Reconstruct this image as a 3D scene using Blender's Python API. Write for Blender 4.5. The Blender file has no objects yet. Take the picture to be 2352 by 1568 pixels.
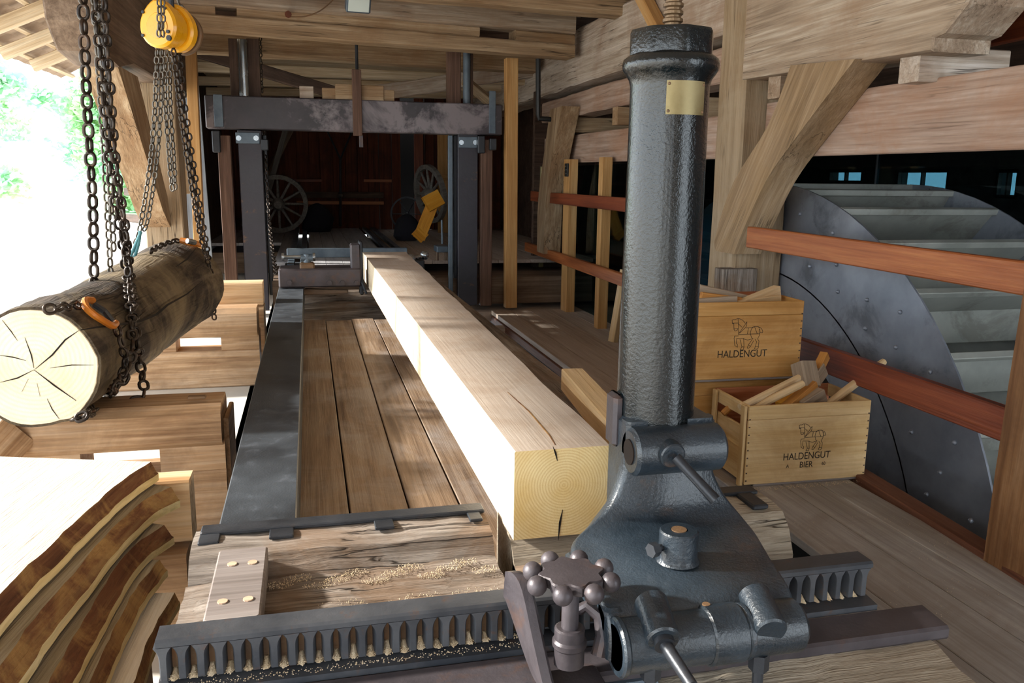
import bpy, bmesh, math, random
from mathutils import Vector, Matrix, noise
random.seed(7)
sc = bpy.context.scene
COL = sc.collection
V = Vector

# ------------------------------------------------------------------ camera
F_PX, PITCH, YAW, ROLL, CAM_H = 1900.0, .1945, .2405, .0118, 1.45
_cp, _sp, _cy, _sy = math.cos(PITCH), math.sin(PITCH), math.cos(YAW), math.sin(YAW)
FW = V((_sy*_cp, _cy*_cp, -_sp)); _r = V((_cy, -_sy, 0)); _u = _r.cross(FW)
RT = _r*math.cos(ROLL) + _u*math.sin(ROLL); UP = _u*math.cos(ROLL) - _r*math.sin(ROLL)
CAM = V((0, 0, CAM_H))
cd = bpy.data.cameras.new('camera'); cam = bpy.data.objects.new('camera', cd); COL.objects.link(cam)
cd.sensor_fit = 'HORIZONTAL'; cd.sensor_width = 36.0; cd.lens = 36.0*F_PX/2352
cd.clip_start = .05; cd.clip_end = 300
cam.matrix_world = Matrix(((RT.x, UP.x, -FW.x, 0), (RT.y, UP.y, -FW.y, 0), (RT.z, UP.z, -FW.z, CAM_H), (0, 0, 0, 1)))
sc.camera = cam

# ------------------------------------------------------------------ world, sun, exposure
w = bpy.data.worlds.new('world'); sc.world = w; w.use_nodes = True
bg = w.node_tree.nodes['Background']
bg.inputs[0].default_value = (.84, .93, 1.0, 1); bg.inputs[1].default_value = 2.8
sd = bpy.data.lights.new('sun', 'SUN'); sd.energy = 7.0; sd.angle = .05; sd.color = (1, .95, .86)
sun = bpy.data.objects.new('sun', sd); COL.objects.link(sun)
SUN_FROM = V((-.86, .22, .44)).normalized()
sun.rotation_euler = SUN_FROM.to_track_quat('Z', 'Y').to_euler()
sun.location = SUN_FROM*30
sc.view_settings.view_transform = 'Standard'; sc.view_settings.look = 'None'
sc.view_settings.exposure = 0.8; sc.view_settings.gamma = 1.0; sc.view_settings.use_curve_mapping = False

# ------------------------------------------------------------------ pixel -> point on a real plane
def ray(x, y): return FW + RT*((x-1176)/F_PX) - UP*((y-784)/F_PX)
def PZ(x, y, z): d = ray(x, y); return CAM + d*((z-CAM_H)/d.z)
def PY(x, y, Y): d = ray(x, y); return CAM + d*(Y/d.y)
def PX(x, y, X): d = ray(x, y); return CAM + d*(X/d.x)

# ------------------------------------------------------------------ helpers
WM = {}                                   # world matrices of parents
def tag(o, label=None, cat=None, group=None, kind=None):
    if label: o['label'] = label
    if cat: o['category'] = cat
    if group: o['group'] = group
    if kind: o['kind'] = kind
    return o
def place(o, W=None, parent=None):
    W = W or Matrix.Identity(4)
    COL.objects.link(o)
    if parent is not None:
        o.parent = parent
        o.matrix_basis = WM[parent.name].inverted() @ W
    else:
        o.matrix_basis = W
    WM[o.name] = W.copy()
    return o
def empty(name, loc, label=None, cat=None, group=None, kind=None, parent=None):
    o = bpy.data.objects.new(name, None); o.empty_display_size = .1
    place(o, Matrix.Translation(V(loc)), parent)
    return tag(o, label, cat, group, kind)
def frame(p, x, up=(0, 0, 1)):
    x = V(x).normalized(); z = V(up); y = z.cross(x)
    if y.length < 1e-4: y = V((0, 1, 0)).cross(x)
    y.normalize(); z = x.cross(y)
    p = V(p)
    return Matrix(((x.x, y.x, z.x, p.x), (x.y, y.y, z.y, p.y), (x.z, y.z, z.z, p.z), (0, 0, 0, 1)))
def mesh(name, verts, faces, mats, idx=None, smooth=True, ang=.6):
    me = bpy.data.meshes.new(name)
    me.from_pydata([tuple(v) for v in verts], [], faces)
    for m in (mats if isinstance(mats, (list, tuple)) else [mats]): me.materials.append(m)
    if idx: me.polygons.foreach_set('material_index', idx)
    bm = bmesh.new(); bm.from_mesh(me); bmesh.ops.recalc_face_normals(bm, faces=bm.faces); bm.to_mesh(me); bm.free()
    if smooth:
        me.polygons.foreach_set('use_smooth', [True]*len(me.polygons))
        me.set_sharp_from_angle(angle=ang)
    me.update()
    return me
def obj(name, me, W=None, parent=None, **k):
    return tag(place(bpy.data.objects.new(name, me), W, parent), **k)
class MB:
    """collects verts / faces of ONE piece"""
    def __init__(s): s.v = []; s.f = []; s.i = []
    def add(s, vs, fs, m=0):
        n = len(s.v); s.v += [V(p) for p in vs]; s.f += [[a+n for a in f] for f in fs]; s.i += [m]*len(fs); return s
    def rings(s, rs, cap=True, m=0, capm=None, close=False):
        k = len(rs[0]); vs = [p for r in rs for p in r]; fs = []
        nr = len(rs)
        for j in range(nr if close else nr-1):
            a = j*k; b = ((j+1) % nr)*k
            for i in range(k): fs.append([a+i, a+(i+1) % k, b+(i+1) % k, b+i])
        n0 = len(s.v); s.add(vs, fs, m)
        if cap and not close:
            cm = m if capm is None else capm
            s.f += [[n0+i for i in reversed(range(k))], [n0+(nr-1)*k+i for i in range(k)]]; s.i += [cm, cm]
        return s
    def box(s, c, d, R=None, m=0):
        c = V(c); vs = []
        for x in (-.5, .5):
            for y in (-.5, .5):
                for z in (-.5, .5):
                    p = V((x*d[0], y*d[1], z*d[2])); vs.append(c + (R @ p if R else p))
        return s.add(vs, [[0, 1, 3, 2], [4, 6, 7, 5], [0, 4, 5, 1], [2, 3, 7, 6], [0, 2, 6, 4], [1, 5, 7, 3]], m)
    def cbox(s, a, b, ch=.004, m=0):
        """chamfered box from corner a to corner b"""
        x0, y0, z0 = a; x1, y1, z1 = b
        c = min(ch, (x1-x0)*.3, (y1-y0)*.3, (z1-z0)*.3)
        def ring(z, i): return [V(p) for p in ((x0+i+c, y0+i, z), (x1-i-c, y0+i, z), (x1-i, y0+i+c, z), (x1-i, y1-i-c, z), (x1-i-c, y1-i, z), (x0+i+c, y1-i, z), (x0+i, y1-i-c, z), (x0+i, y0+i+c, z))]
        return s.rings([ring(z0, c), ring(z0+c, 0), ring(z1-c, 0), ring(z1, c)], m=m)
    def tube(s, path, r, n=8, cap=True, m=0, close=False):
        path = [V(p) for p in path]; rs = []; N = len(path)
        rr = r if isinstance(r, (list, tuple)) else [r]*N
        prev = None
        for i, p in enumerate(path):
            if close: t = path[(i+1) % N]-path[i-1]
            else: t = path[min(i+1, N-1)]-path[max(i-1, 0)]
            t.normalize()
            if prev is None:
                a = V((0, 0, 1)) if abs(t.z) < .9 else V((1, 0, 0))
                nx = t.cross(a).normalized()
            else:
                nx = (prev - t*prev.dot(t)).normalized()
            prev = nx; ny = t.cross(nx)
            rs.append([p + nx*(rr[i]*math.cos(2*math.pi*k/n)) + ny*(rr[i]*math.sin(2*math.pi*k/n)) for k in range(n)])
        return s.rings(rs, cap, m, close=close)
    def cyl(s, p0, p1, r0, r1=None, n=20, m=0, ch=0.0):
        r1 = r0 if r1 is None else r1; p0 = V(p0); p1 = V(p1); d = (p1-p0)
        if ch:
            e = d.normalized()*ch
            return s.tube([p0, p0+e, p1-e, p1], [r0-ch, r0, r1, r1-ch], n, m=m)
        return s.tube([p0, p1], [r0, r1], n, m=m)
    def lathe(s, prof, c=(0, 0, 0), n=24, m=0, sx=1, sy=1, power=2):
        c = V(c); rs = []
        for r, z in prof:
            ring = []
            for k in range(n):
                a = 2*math.pi*k/n; ca, sa = math.cos(a), math.sin(a)
                q = (abs(ca)**power + abs(sa)**power)**(-1/power)
                ring.append(c + V((r*q*ca*sx, r*q*sa*sy, z)))
            rs.append(ring)
        return s.rings(rs, m=m)
    def prism(s, poly, d0, d1, axis='z', m=0, ch=0):
        def P(a, b, c): return V((a, b, c)) if axis == 'z' else (V((a, c, b)) if axis == 'y' else V((c, a, b)))
        if ch:
            cx = sum(p[0] for p in poly)/len(poly); cy = sum(p[1] for p in poly)/len(poly)
            def sh(p): d = V((p[0]-cx, p[1]-cy)); l = d.length or 1; return (p[0]-d.x/l*ch, p[1]-d.y/l*ch)
            q = [sh(p) for p in poly]; e = ch if d1 > d0 else -ch
            return s.rings([[P(*p, d0) for p in q], [P(*p, d0+e) for p in poly], [P(*p, d1-e) for p in poly], [P(*p, d1) for p in q]], m=m)
        return s.rings([[P(*p, d0) for p in poly], [P(*p, d1) for p in poly]], m=m)
    def sphere(s, c, r, n=12, m=0, sz=1):
        c = V(c); rs = []
        for j in range(1, 8):
            a = math.pi*j/8; rs.append([c+V((r*math.sin(a)*math.cos(2*math.pi*k/n), r*math.sin(a)*math.sin(2*math.pi*k/n), -r*sz*math.cos(a))) for k in range(n)])
        return s.rings(rs, m=m)
    def build(s, name, mats, W=None, parent=None, smooth=True, ang=.6, **k):
        return obj(name, mesh(name, s.v, s.f, mats, s.i, smooth, ang), W, parent, **k)

def timber_mesh(name, L, w, h, mats, ch=.008, jit=.0, n=None, seed=0, taper=1.0, freq=2.2):
    """squared timber lying along local X, section w (y) x h (z), edges chamfered and uneven"""
    n = n or (max(2, int(L/.18)) if jit else 1)
    mb = MB(); rs = []
    for i in range(n+1):
        t = i/n; x = L*t; k = 1+(taper-1)*t
        a, b = w*k/2, h*k/2; c = min(ch, a*.4, b*.4)
        ring = [(a-c, -b), (a, -b+c), (a, b-c), (a-c, b), (-a+c, b), (-a, b-c), (-a, -b+c), (-a+c, -b)]
        out = []
        for (y, z) in ring:
            p = V((x, y, z))
            if jit:
                q = V((x*freq, y*3+seed*7.3, z*3+seed*3.1))
                p += V((0, noise.noise(q), noise.noise(q+V((9, 5, 2)))))*jit
                p += V((0, noise.noise(q*4.3), noise.noise(q*4.3+V((3, 1, 7)))))*jit*.35
            out.append(p)
        rs.append(out)
    mb.rings(rs, m=0, capm=1 if isinstance(mats, (list, tuple)) and len(mats) > 1 else 0)
    return mesh(name, mb.v, mb.f, mats, mb.i, True, .5)
_ts = [0]
def timber(name, p0, p1, w, h, mats, up=(0, 0, 1), ch=.008, jit=0, parent=None, taper=1.0, label=None, cat=None, group=None, kind=None, n=None):
    p0 = V(p0); p1 = V(p1); _ts[0] += 1
    me = timber_mesh(name, (p1-p0).length, w, h, mats, ch, jit, seed=_ts[0], taper=taper, n=n)
    return obj(name, me, frame(p0, p1-p0, up), parent, label=label, cat=cat, group=group, kind=kind)

# ------------------------------------------------------------------ materials
def hexc(h):
    h = h.lstrip('#'); o = []
    for i in (0, 2, 4):
        c = int(h[i:i+2], 16)/255; o.append(c/12.92 if c <= .04045 else ((c+.055)/1.055)**2.4)
    return (*o, 1)
def newmat(name):
    m = bpy.data.materials.new(name); m.use_nodes = True
    nt = m.node_tree; b = nt.nodes['Principled BSDF']; return m, nt, b
def nd(nt, t, **k):
    n = nt.nodes.new('ShaderNode'+t)
    for a, v in k.items(): setattr(n, a, v)
    return n
def ramp(nt, fac, stops):
    r = nd(nt, 'ValToRGB'); el = r.color_ramp.elements
    while len(el) < len(stops): el.new(.5)
    for e, (p, c) in zip(el, stops): e.position = p; e.color = hexc(c) if isinstance(c, str) else (c, c, c, 1)
    nt.links.new(fac, r.inputs[0]); return r.outputs[0]
def coords(nt, scale, rnd=True):
    tc = nd(nt, 'TexCoord'); mp = nd(nt, 'Mapping'); mp.inputs['Scale'].default_value = scale
    src = tc.outputs['Object']
    if rnd:
        oi = nd(nt, 'ObjectInfo'); ml = nd(nt, 'VectorMath', operation='SCALE'); ml.inputs[0].default_value = (31, 17, 23)
        nt.links.new(oi.outputs['Random'], ml.inputs['Scale'])
        ad = nd(nt, 'VectorMath', operation='ADD'); nt.links.new(src, ad.inputs[0]); nt.links.new(ml.outputs[0], ad.inputs[1]); src = ad.outputs[0]
    nt.links.new(src, mp.inputs[0]); return mp.outputs[0]
def noise_tex(nt, vec, scale, detail=4, rough=.6, dist=0):
    n = nd(nt, 'TexNoise'); n.inputs['Scale'].default_value = scale; n.inputs['Detail'].default_value = detail
    n.inputs['Roughness'].default_value = rough; n.inputs['Distortion'].default_value = dist
    nt.links.new(vec, n.inputs['Vector']); return n.outputs[0]
def mixc(nt, fac, a, b, mode='MIX'):
    m = nd(nt, 'Mix', data_type='RGBA', blend_type=mode)
    if isinstance(fac, float): m.inputs[0].default_value = fac
    else: nt.links.new(fac, m.inputs[0])
    for s, v in ((m.inputs[6], a), (m.inputs[7], b)):
        if isinstance(v, str): s.default_value = hexc(v)
        else: nt.links.new(v, s)
    return m.outputs[2]
def bump(nt, b, h, s, d=.01):
    bp = nd(nt, 'Bump'); bp.inputs['Strength'].default_value = s; bp.inputs['Distance'].default_value = d
    nt.links.new(h, bp.inputs['Height']); nt.links.new(bp.outputs[0], b.inputs['Normal'])
WARGS = {}
def alt(key, axis):
    """the same wood with the grain along another local axis"""
    k2 = "%s_axis%d" % (key, axis)
    if k2 not in M:
        a_, k_ = WARGS[M[key].name]; k_ = dict(k_, axis=axis); M[k2] = wood(a_[0]+"_axis%d" % axis, *a_[1:], **k_)
    return M[k2]
def wood(name, *args, **kw):
    WARGS[name] = ((name, *args), kw)
    return wood_(name, *args, **kw)
def wood_(name, dark, mid, light, rough=.75, bmp=.35, dirt=None, damt=.5, grain=1.0, dscale=1.6, axis=0, spec=.3, freq=1.0, crack=0.0):
    """grain runs along local axis (0 = x)"""
    m, nt, b = newmat(name)
    sc_ = [9*freq]*3; sc_[axis] = .7*freq; fine = [95*freq]*3; fine[axis] = 2.4*freq; mids = [38*freq]*3; mids[axis] = 1.3*freq
    v1 = coords(nt, sc_); v2 = coords(nt, fine); v3 = coords(nt, (1, 1, 1)); v4 = coords(nt, mids)
    g = noise_tex(nt, v1, 1.0, 6, .62, .5); f = noise_tex(nt, v2, 1.0, 4, .65, .2); mdn = noise_tex(nt, v4, 1.0, 5, .6, .6)
    av = nd(nt, 'Math', operation='MULTIPLY_ADD'); nt.links.new(mdn, av.inputs[0]); av.inputs[1].default_value = .45
    gm = nd(nt, 'Math', operation='MULTIPLY'); nt.links.new(g, gm.inputs[0]); gm.inputs[1].default_value = .55; nt.links.new(gm.outputs[0], av.inputs[2])
    c = ramp(nt, av.outputs[0], [(.36, dark), (.5, mid), (.64, light)])
    fr = ramp(nt, f, [(.35, .6), (.6, 1.0)])
    c = mixc(nt, .5*grain, c, fr, 'MULTIPLY')
    if dirt:
        d = noise_tex(nt, v3, dscale, 6, .68, .6); dr = ramp(nt, d, [(.46, 0.0), (.64, damt)])
        c = mixc(nt, dr, c, dirt)
    hsum = nd(nt, 'Math', operation='ADD'); nt.links.new(f, hsum.inputs[0]); nt.links.new(mdn, hsum.inputs[1])
    if crack:
        cs = [16*freq]*3; cs[axis] = .55*freq; vc = coords(nt, cs); cn = noise_tex(nt, vc, 1.0, 3, .5, .3)
        cr = ramp(nt, cn, [(.485, 0.0), (.5, crack), (.515, 0.0)])
        big = noise_tex(nt, v3, 2.3, 2, .5); bg_ = ramp(nt, big, [(.5, 0.0), (.6, 1.0)])
        ml = nd(nt, 'Math', operation='MULTIPLY'); nt.links.new(cr, ml.inputs[0]); nt.links.new(bg_, ml.inputs[1])
        c = mixc(nt, ml.outputs[0], c, '#2a1d14')
        h2 = nd(nt, 'Math', operation='SUBTRACT'); nt.links.new(hsum.outputs[0], h2.inputs[0]); nt.links.new(ml.outputs[0], h2.inputs[1]); hsum = h2
    nt.links.new(c, b.inputs['Base Color']); b.inputs['Roughness'].default_value = rough
    b.inputs['Specular IOR Level'].default_value = spec
    bump(nt, b, hsum.outputs[0], bmp, .006)
    return m
def endgrain(name, dark, mid, light, off=(0, 0), ring=55, rough=.8, rmix=.6, dist=1.6):
    """growth rings around the local x axis"""
    m, nt, b = newmat(name)
    tc = nd(nt, 'TexCoord'); mp = nd(nt, 'Mapping'); mp.inputs['Location'].default_value = (0, -off[0], -off[1])
    nt.links.new(tc.outputs['Object'], mp.inputs[0])
    sx = nd(nt, 'SeparateXYZ'); nt.links.new(mp.outputs[0], sx.inputs[0])
    cb = nd(nt, 'CombineXYZ'); nt.links.new(sx.outputs[1], cb.inputs[0]); nt.links.new(sx.outputs[2], cb.inputs[1])
    wv = nd(nt, 'TexWave', wave_type='RINGS', rings_direction='Z'); wv.inputs['Scale'].default_value = ring
    wv.inputs['Distortion'].default_value = dist; wv.inputs['Detail'].default_value = 3; wv.inputs['Detail Scale'].default_value = .12
    nt.links.new(cb.outputs[0], wv.inputs['Vector'])
    v3 = coords(nt, (1, 1, 1)); n1 = noise_tex(nt, v3, 7, 4)
    base = ramp(nt, n1, [(.3, mid), (.65, light)])
    wr = ramp(nt, wv.outputs[0], [(.3, 0.0), (.9, rmix)])
    c = mixc(nt, wr, base, dark)
    nt.links.new(c, b.inputs['Base Color']); b.inputs['Roughness'].default_value = rough; b.inputs['Specular IOR Level'].default_value = .2
    n2 = noise_tex(nt, v3, 180, 2); bump(nt, b, n2, .25, .004)
    return m
def paint(name, c1, c2, rough=.4, metal=0.0, bscale=60, bmp=.15, nscale=5, rust=None, ramt=.6, rs=8, coat=0, spec=.5, rlo=.55):
    m, nt, b = newmat(name)
    v = coords(nt, (1, 1, 1)); n1 = noise_tex(nt, v, nscale, 5, .65)
    c = ramp(nt, n1, [(.35, c1), (.65, c2)])
    if rust:
        n3 = noise_tex(nt, v, rs, 6, .7, .4); r = ramp(nt, n3, [(rlo, 0.0), (rlo+.1, ramt)]); c = mixc(nt, r, c, rust)
    nt.links.new(c, b.inputs['Base Color']); b.inputs['Metallic'].default_value = metal
    rr = ramp(nt, n1, [(.3, max(rough-.1, .05)), (.7, min(rough+.12, 1))]); nt.links.new(rr, b.inputs['Roughness'])
    b.inputs['Coat Weight'].default_value = coat; b.inputs['Coat Roughness'].default_value = .15; b.inputs['Specular IOR Level'].default_value = spec
    n2 = noise_tex(nt, v, bscale, 3); bump(nt, b, n2, bmp, .004)
    return m
M = {}
M['old'] = wood('old_timber', '#857260', '#a8947f', '#c4b5a3', dirt='#8d6a4c', damt=.4, crack=.5, bmp=.5)
M['old_pale'] = wood('pale_old_timber', '#9a8672', '#bfb0a0', '#d8cdc2', dirt='#94745c', damt=.55, dscale=1.3, crack=.8, bmp=.6)
M['old_warm'] = wood('warm_old_timber', '#856b50', '#a68b6c', '#c2ab8d', dirt='#875f3a', damt=.45, crack=.8, bmp=.6)
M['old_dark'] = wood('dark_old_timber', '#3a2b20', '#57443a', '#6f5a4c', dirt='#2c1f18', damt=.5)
M['oak'] = wood('oak_post_timber', '#836c50', '#9d866a', '#b39e84', dirt='#a8977f', damt=.45, grain=.9, crack=.8, bmp=.5)
M['brace'] = wood('brace_oak', '#7f664a', '#9b8163', '#b59c7e', dirt='#9a7c54', damt=.35, crack=.6, bmp=.5)
M['board'] = wood('grey_red_board', '#8d7060', '#a98f7e', '#bda799', dirt='#9d6b46', damt=.4, dscale=2, crack=.4)
M['newpine'] = wood('new_pine', '#a97a46', '#c0925b', '#d1a974', rough=.6, grain=.6)
M['redrail'] = wood('red_brown_rail', '#7d3f1c', '#a05a2e', '#b87440', rough=.5, grain=.6, spec=.5)
M['redrail_dark'] = wood('dark_red_rail', '#5a2614', '#7c3a20', '#8f4c2c', rough=.5, grain=.6, spec=.5)
M['bunk'] = wood('brown_plank_wood', '#8c6849', '#bb9772', '#d3b596', rough=.7, dirt='#523824', damt=.35, dscale=2.5, freq=1.2)
M['bunk_pale'] = wood('pale_block_wood', '#b48c60', '#d4b48c', '#e6cfae', rough=.7)
M['fresh'] = wood('fresh_sawn_beam', '#dcc4a2', '#e6d2b4', '#eedfc6', rough=.85, grain=.3, dirt='#c4a888', damt=.3, dscale=5, spec=.15)
M['fresh_top'] = wood('beam_sawn_top', '#b4a597', '#bbac9e', '#c1b4a7', rough=.9, bmp=.2, grain=.18, dirt='#a68f7a', damt=.45, dscale=5, spec=.1)
M['fresh_end'] = endgrain('beam_end_grain', '#c18f45', '#e0bd7c', '#efd7a2', off=(-.02, .02), ring=42, rmix=.32, dist=5)
M['log_end'] = endgrain('log_end_grain', '#d6b888', '#efdcb8', '#f7ecd4', off=(0, .03), ring=20, rmix=.22, dist=4)
M['floor'] = wood('floor_plank', '#8a8480', '#9d9894', '#b0aba7', rough=.8, grain=.5, dirt='#7b6d63', damt=.4, dscale=2.5, spec=.25)
M['innerfloor'] = wood('inner_plank', '#584433', '#7a644f', '#8f7d6b', rough=.6, dirt='#8d8580', damt=.6, dscale=2.2, spec=.4)
M['farfloor'] = wood('far_floor_plank', '#8a8a8e', '#a0a0a4', '#b0b0b3', rough=.7, grain=.4)
M['tablefloor'] = wood('landing_plank', '#a39385', '#b9aa9d', '#c6b9ae', rough=.8, grain=.5)
M['farwall'] = wood('far_wall_plank', '#44241a', '#633524', '#77432e', rough=.8, dirt='#38211b', damt=.6)
M['kerb'] = wood('kerb_wood', '#4b2a1a', '#6a4230', '#7c5440')
M['postbrown'] = wood('weathered_brown_post', '#6b4526', '#8a623e', '#a17b58', rough=.7, dirt='#4d2f18', damt=.5)
M['weather'] = wood('weathered_grey_timber', '#54483e', '#857a70', '#aca298', rough=.9, bmp=1.0, crack=.9, dirt='#735538', damt=.55, dscale=3, freq=1.5)
M['weather_pale'] = wood('weathered_pale_timber', '#857766', '#a99c8a', '#c2b7a6', rough=.9, bmp=1.0, crack=.9, dirt='#857868', damt=.5, dscale=3, freq=1.5)
M['pegplank'] = wood('grey_pegged_plank', '#645a55', '#7f7570', '#948b86', rough=.8, grain=1.0)
M['peg'] = wood('peg_wood', '#b39074', '#c6a68c', '#d4b9a2')
M['crate'] = wood('crate_board', '#a6773c', '#bb8a4c', '#c99d62', rough=.6, grain=.45, dirt='#8a5a24', damt=.4, dscale=3.5)
M['crate_pale'] = wood('pale_crate_board', '#b7935c', '#c8a775', '#d5b88b', rough=.6, grain=.45, dirt='#96703c', damt=.35, dscale=3.5)
M['crate_in'] = wood('crate_inside', '#8f4e2c', '#ad6c48', '#bd8262', rough=.6, grain=.5)
M['stick'] = wood('stick_wood', '#c09d6c', '#d3b58a', '#e0c8a4', rough=.6, grain=.5)
M['stick_b'] = wood('brown_stick_wood', '#9a6430', '#b9803f', '#cb975c', rough=.6, grain=.5)
M['mallet'] = wood('grey_mallet_wood', '#7f6c58', '#9d8a75', '#b3a18d', rough=.7)
M['yellowwood'] = wood('yellow_bracket_wood', '#c07c1e', '#dc972c', '#eab04a', rough=.6, grain=.4)
M['bark'] = wood('bark', '#231c17', '#3c322a', '#5c5047', rough=.9, bmp=1.0, crack=.9, dirt='#8a7a60', damt=.75, dscale=1.7, freq=.8)
M['slab_bark'] = wood('slab_bark', '#4b2c1a', '#73482b', '#8d6a44', rough=.9, bmp=1.0, dirt='#c29a5c', damt=.65, dscale=5, freq=1.2)
M['slab_top'] = wood('sawn_slab_face', '#d9cab2', '#e6dac6', '#efe7d8', rough=.95, bmp=.8, grain=.3, freq=2)
M['sap'] = wood('slab_sapwood', '#cbab6c', '#dfc48a', '#ebd7a6', rough=.8)
M['castiron'] = paint('black_green_cast_iron', '#080d10', '#131c20', rough=.16, bscale=120, bmp=.5, nscale=3, coat=.3, spec=.45)
M['castbase'] = paint('worn_cast_iron', '#1c252d', '#303b45', rough=.36, bscale=130, bmp=.5, nscale=5, rust='#6a4a2c', ramt=.35, rs=6, rlo=.62, coat=.25, spec=.6)
M['steel_dark'] = paint('dark_steel', '#26292e', '#3b3e44', rough=.42, metal=.35, bscale=120, bmp=.15, rust='#5a4230', ramt=.35, rlo=.6)
M['steel_purple'] = paint('purple_grey_steel', '#403b3f', '#565054', rough=.45, metal=.3, bscale=90, bmp=.2, rust='#6d4a30', ramt=.3)
M['railtop'] = paint('black_painted_rail', '#23272c', '#3a4047', rough=.5, bscale=160, bmp=.2, nscale=3, rust='#5b6069', ramt=.35, rs=12, spec=.5)
M['rack'] = paint('rusty_rack_iron', '#3b3f46', '#54565b', rough=.42, metal=.4, bscale=60, bmp=.2, rust='#6b4526', ramt=.4, rs=20, rlo=.58)
M['rust_iron'] = paint('rusty_iron', '#5c4836', '#806346', rough=.6, metal=.2, bscale=90, bmp=.4, rust='#8f5a2c', ramt=.5)
M['screw'] = paint('rusty_screw', '#6b5640', '#8d7557', rough=.45, metal=.6, bscale=120, bmp=.3)
M['brass'] = paint('dull_brass', '#80734f', '#968863', rough=.42, metal=.65, bscale=30, bmp=.1, nscale=14)
M['chain'] = paint('chain_steel', '#2b2522', '#4a4038', rough=.38, metal=.65, bscale=80, bmp=.1, rust='#6b4a34', ramt=.4)
M['chain_bright'] = paint('grey_chain_steel', '#4d4943', '#746d64', rough=.4, metal=.6, bscale=80, bmp=.1)
M['yellow'] = paint('yellow_enamel', '#e8a20c', '#f2b21c', rough=.3, bscale=20, bmp=.03, coat=.3)
M['orange'] = paint('orange_enamel', '#b0641c', '#cf7d24', rough=.4, bscale=40, bmp=.1, rust='#5a3a20', ramt=.6)
M['zinc'] = paint('grey_sheet_metal', '#7d838e', '#9ba1ac', rough=.36, metal=.45, bscale=6, bmp=.1, nscale=2.2, rust='#3a3a3c', ramt=.45, rs=2.5)
M['zinc_pale'] = paint('pale_bucket_metal', '#8f928c', '#aaaca5', rough=.45, metal=.3, bscale=6, bmp=.08, nscale=2.2, rust='#5c544a', ramt=.4, rs=2.5)
M['frameblack'] = paint('worn_black_frame', '#2b272c', '#453f45', rough=.45, bscale=30, bmp=.2, nscale=2.5, rust='#8b8286', ramt=.8, rs=1.6, rlo=.5)
M['framewood'] = paint('worn_black_post', '#211f27', '#34313b', rough=.4, bscale=30, bmp=.2, nscale=2.5, rust='#8f6233', ramt=.6, rs=4.0, rlo=.6)
M['framebrown'] = wood('brown_guide_post', '#4a3428', '#654a3c', '#7c6050', rough=.6)
M['chrome'] = paint('bright_steel', '#9aa3aa', '#b9c0c4', rough=.22, metal=.9, bscale=40, bmp=.05)
M['bluegrey'] = paint('blue_grey_metal', '#4d5a66', '#66737e', rough=.4, metal=.3)
M['blackpipe'] = paint('black_pipe', '#0d0f10', '#15181a', rough=.5)
M['ink'] = paint('black_stencil_ink', '#1c140c', '#2a1d10', rough=.8)
M['dark'] = paint('dark_cloth', '#101019', '#1b1b26', rough=.9)
M['greywheel'] = wood('grey_wheel_wood', '#5a5650', '#75706a', '#8a857e', rough=.8)
M['roofwood'] = wood('roof_lath', '#b59a77', '#d2bd9e', '#e4d6bd', rough=.8)
M['tile'] = paint('clay_tile_underside', '#8d7762', '#a89480', rough=.9, bscale=30, bmp=.3)
M['rust_stain'] = paint('rusty_nail', '#3a2116', '#6b3214', rough=.8)
M['hose'] = paint('teal_rope', '#2f6670', '#4f8a90', rough=.6)
M['crack'] = paint('crack_shadow', '#140d08', '#22160d', rough=1.0, bmp=0)
def simple(name, c, rough=.8, nsc=3, c2=None, bs=40, bm=.3):
    return paint(name, c, c2 or c, rough=rough, nscale=nsc, bscale=bs, bmp=bm, spec=.2)
M['ground'] = simple('pale_concrete', '#cfc8bd', .9, 1.5, '#ddd8cf', 25, .3)
M['pit'] = simple('pit_shade', '#0e0b09', .95, 2, '#181310')  # near-black: shade of pit, doorway and bed gaps is put into the colour
M['sawdust'] = simple('sawdust', '#cdb795', 1.0, 30, '#e3d3b8', 300, 1.0)
M['trunk'] = simple('tree_bark', '#5a4a38', .9, 6, '#7a6650')
def leafmat():
    m, nt, b = newmat('leaves'); v = coords(nt, (1, 1, 1)); n = noise_tex(nt, v, .8, 3)
    c = ramp(nt, n, [(.35, '#a9d6c0'), (.6, '#c6e3b2')]); nt.links.new(c, b.inputs['Base Color']); b.inputs['Roughness'].default_value = .6
    tr = nd(nt, 'BsdfTranslucent'); nt.links.new(c, tr.inputs[0]); mx = nd(nt, 'MixShader'); mx.inputs[0].default_value = .4
    nt.links.new(b.outputs[0], mx.inputs[1]); nt.links.new(tr.outputs[0], mx.inputs[2]); nt.links.new(mx.outputs[0], nt.nodes['Material Output'].inputs[0]); return m
M['leaf'] = leafmat()
def glassmat(name, tint, rough=.03):
    m, nt, b = newmat(name); nt.nodes.remove(b)
    t = nd(nt, 'BsdfTransparent'); t.inputs[0].default_value = hexc(tint)
    g = nd(nt, 'BsdfGlossy'); g.inputs['Roughness'].default_value = rough; g.inputs[0].default_value = (.8, .95, 1, 1)
    lw = nd(nt, 'LayerWeight'); pw = nd(nt, 'Math', operation='POWER'); nt.links.new(lw.outputs['Facing'], pw.inputs[0]); pw.inputs[1].default_value = 4
    fr = nd(nt, 'Math', operation='MULTIPLY_ADD'); nt.links.new(pw.outputs[0], fr.inputs[0]); fr.inputs[1].default_value = .6; fr.inputs[2].default_value = .04
    mx = nd(nt, 'MixShader'); nt.links.new(fr.outputs[0], mx.inputs[0]); nt.links.new(t.outputs[0], mx.inputs[1]); nt.links.new(g.outputs[0], mx.inputs[2])
    nt.links.new(mx.outputs[0], nt.nodes['Material Output'].inputs[0]); return m
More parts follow.
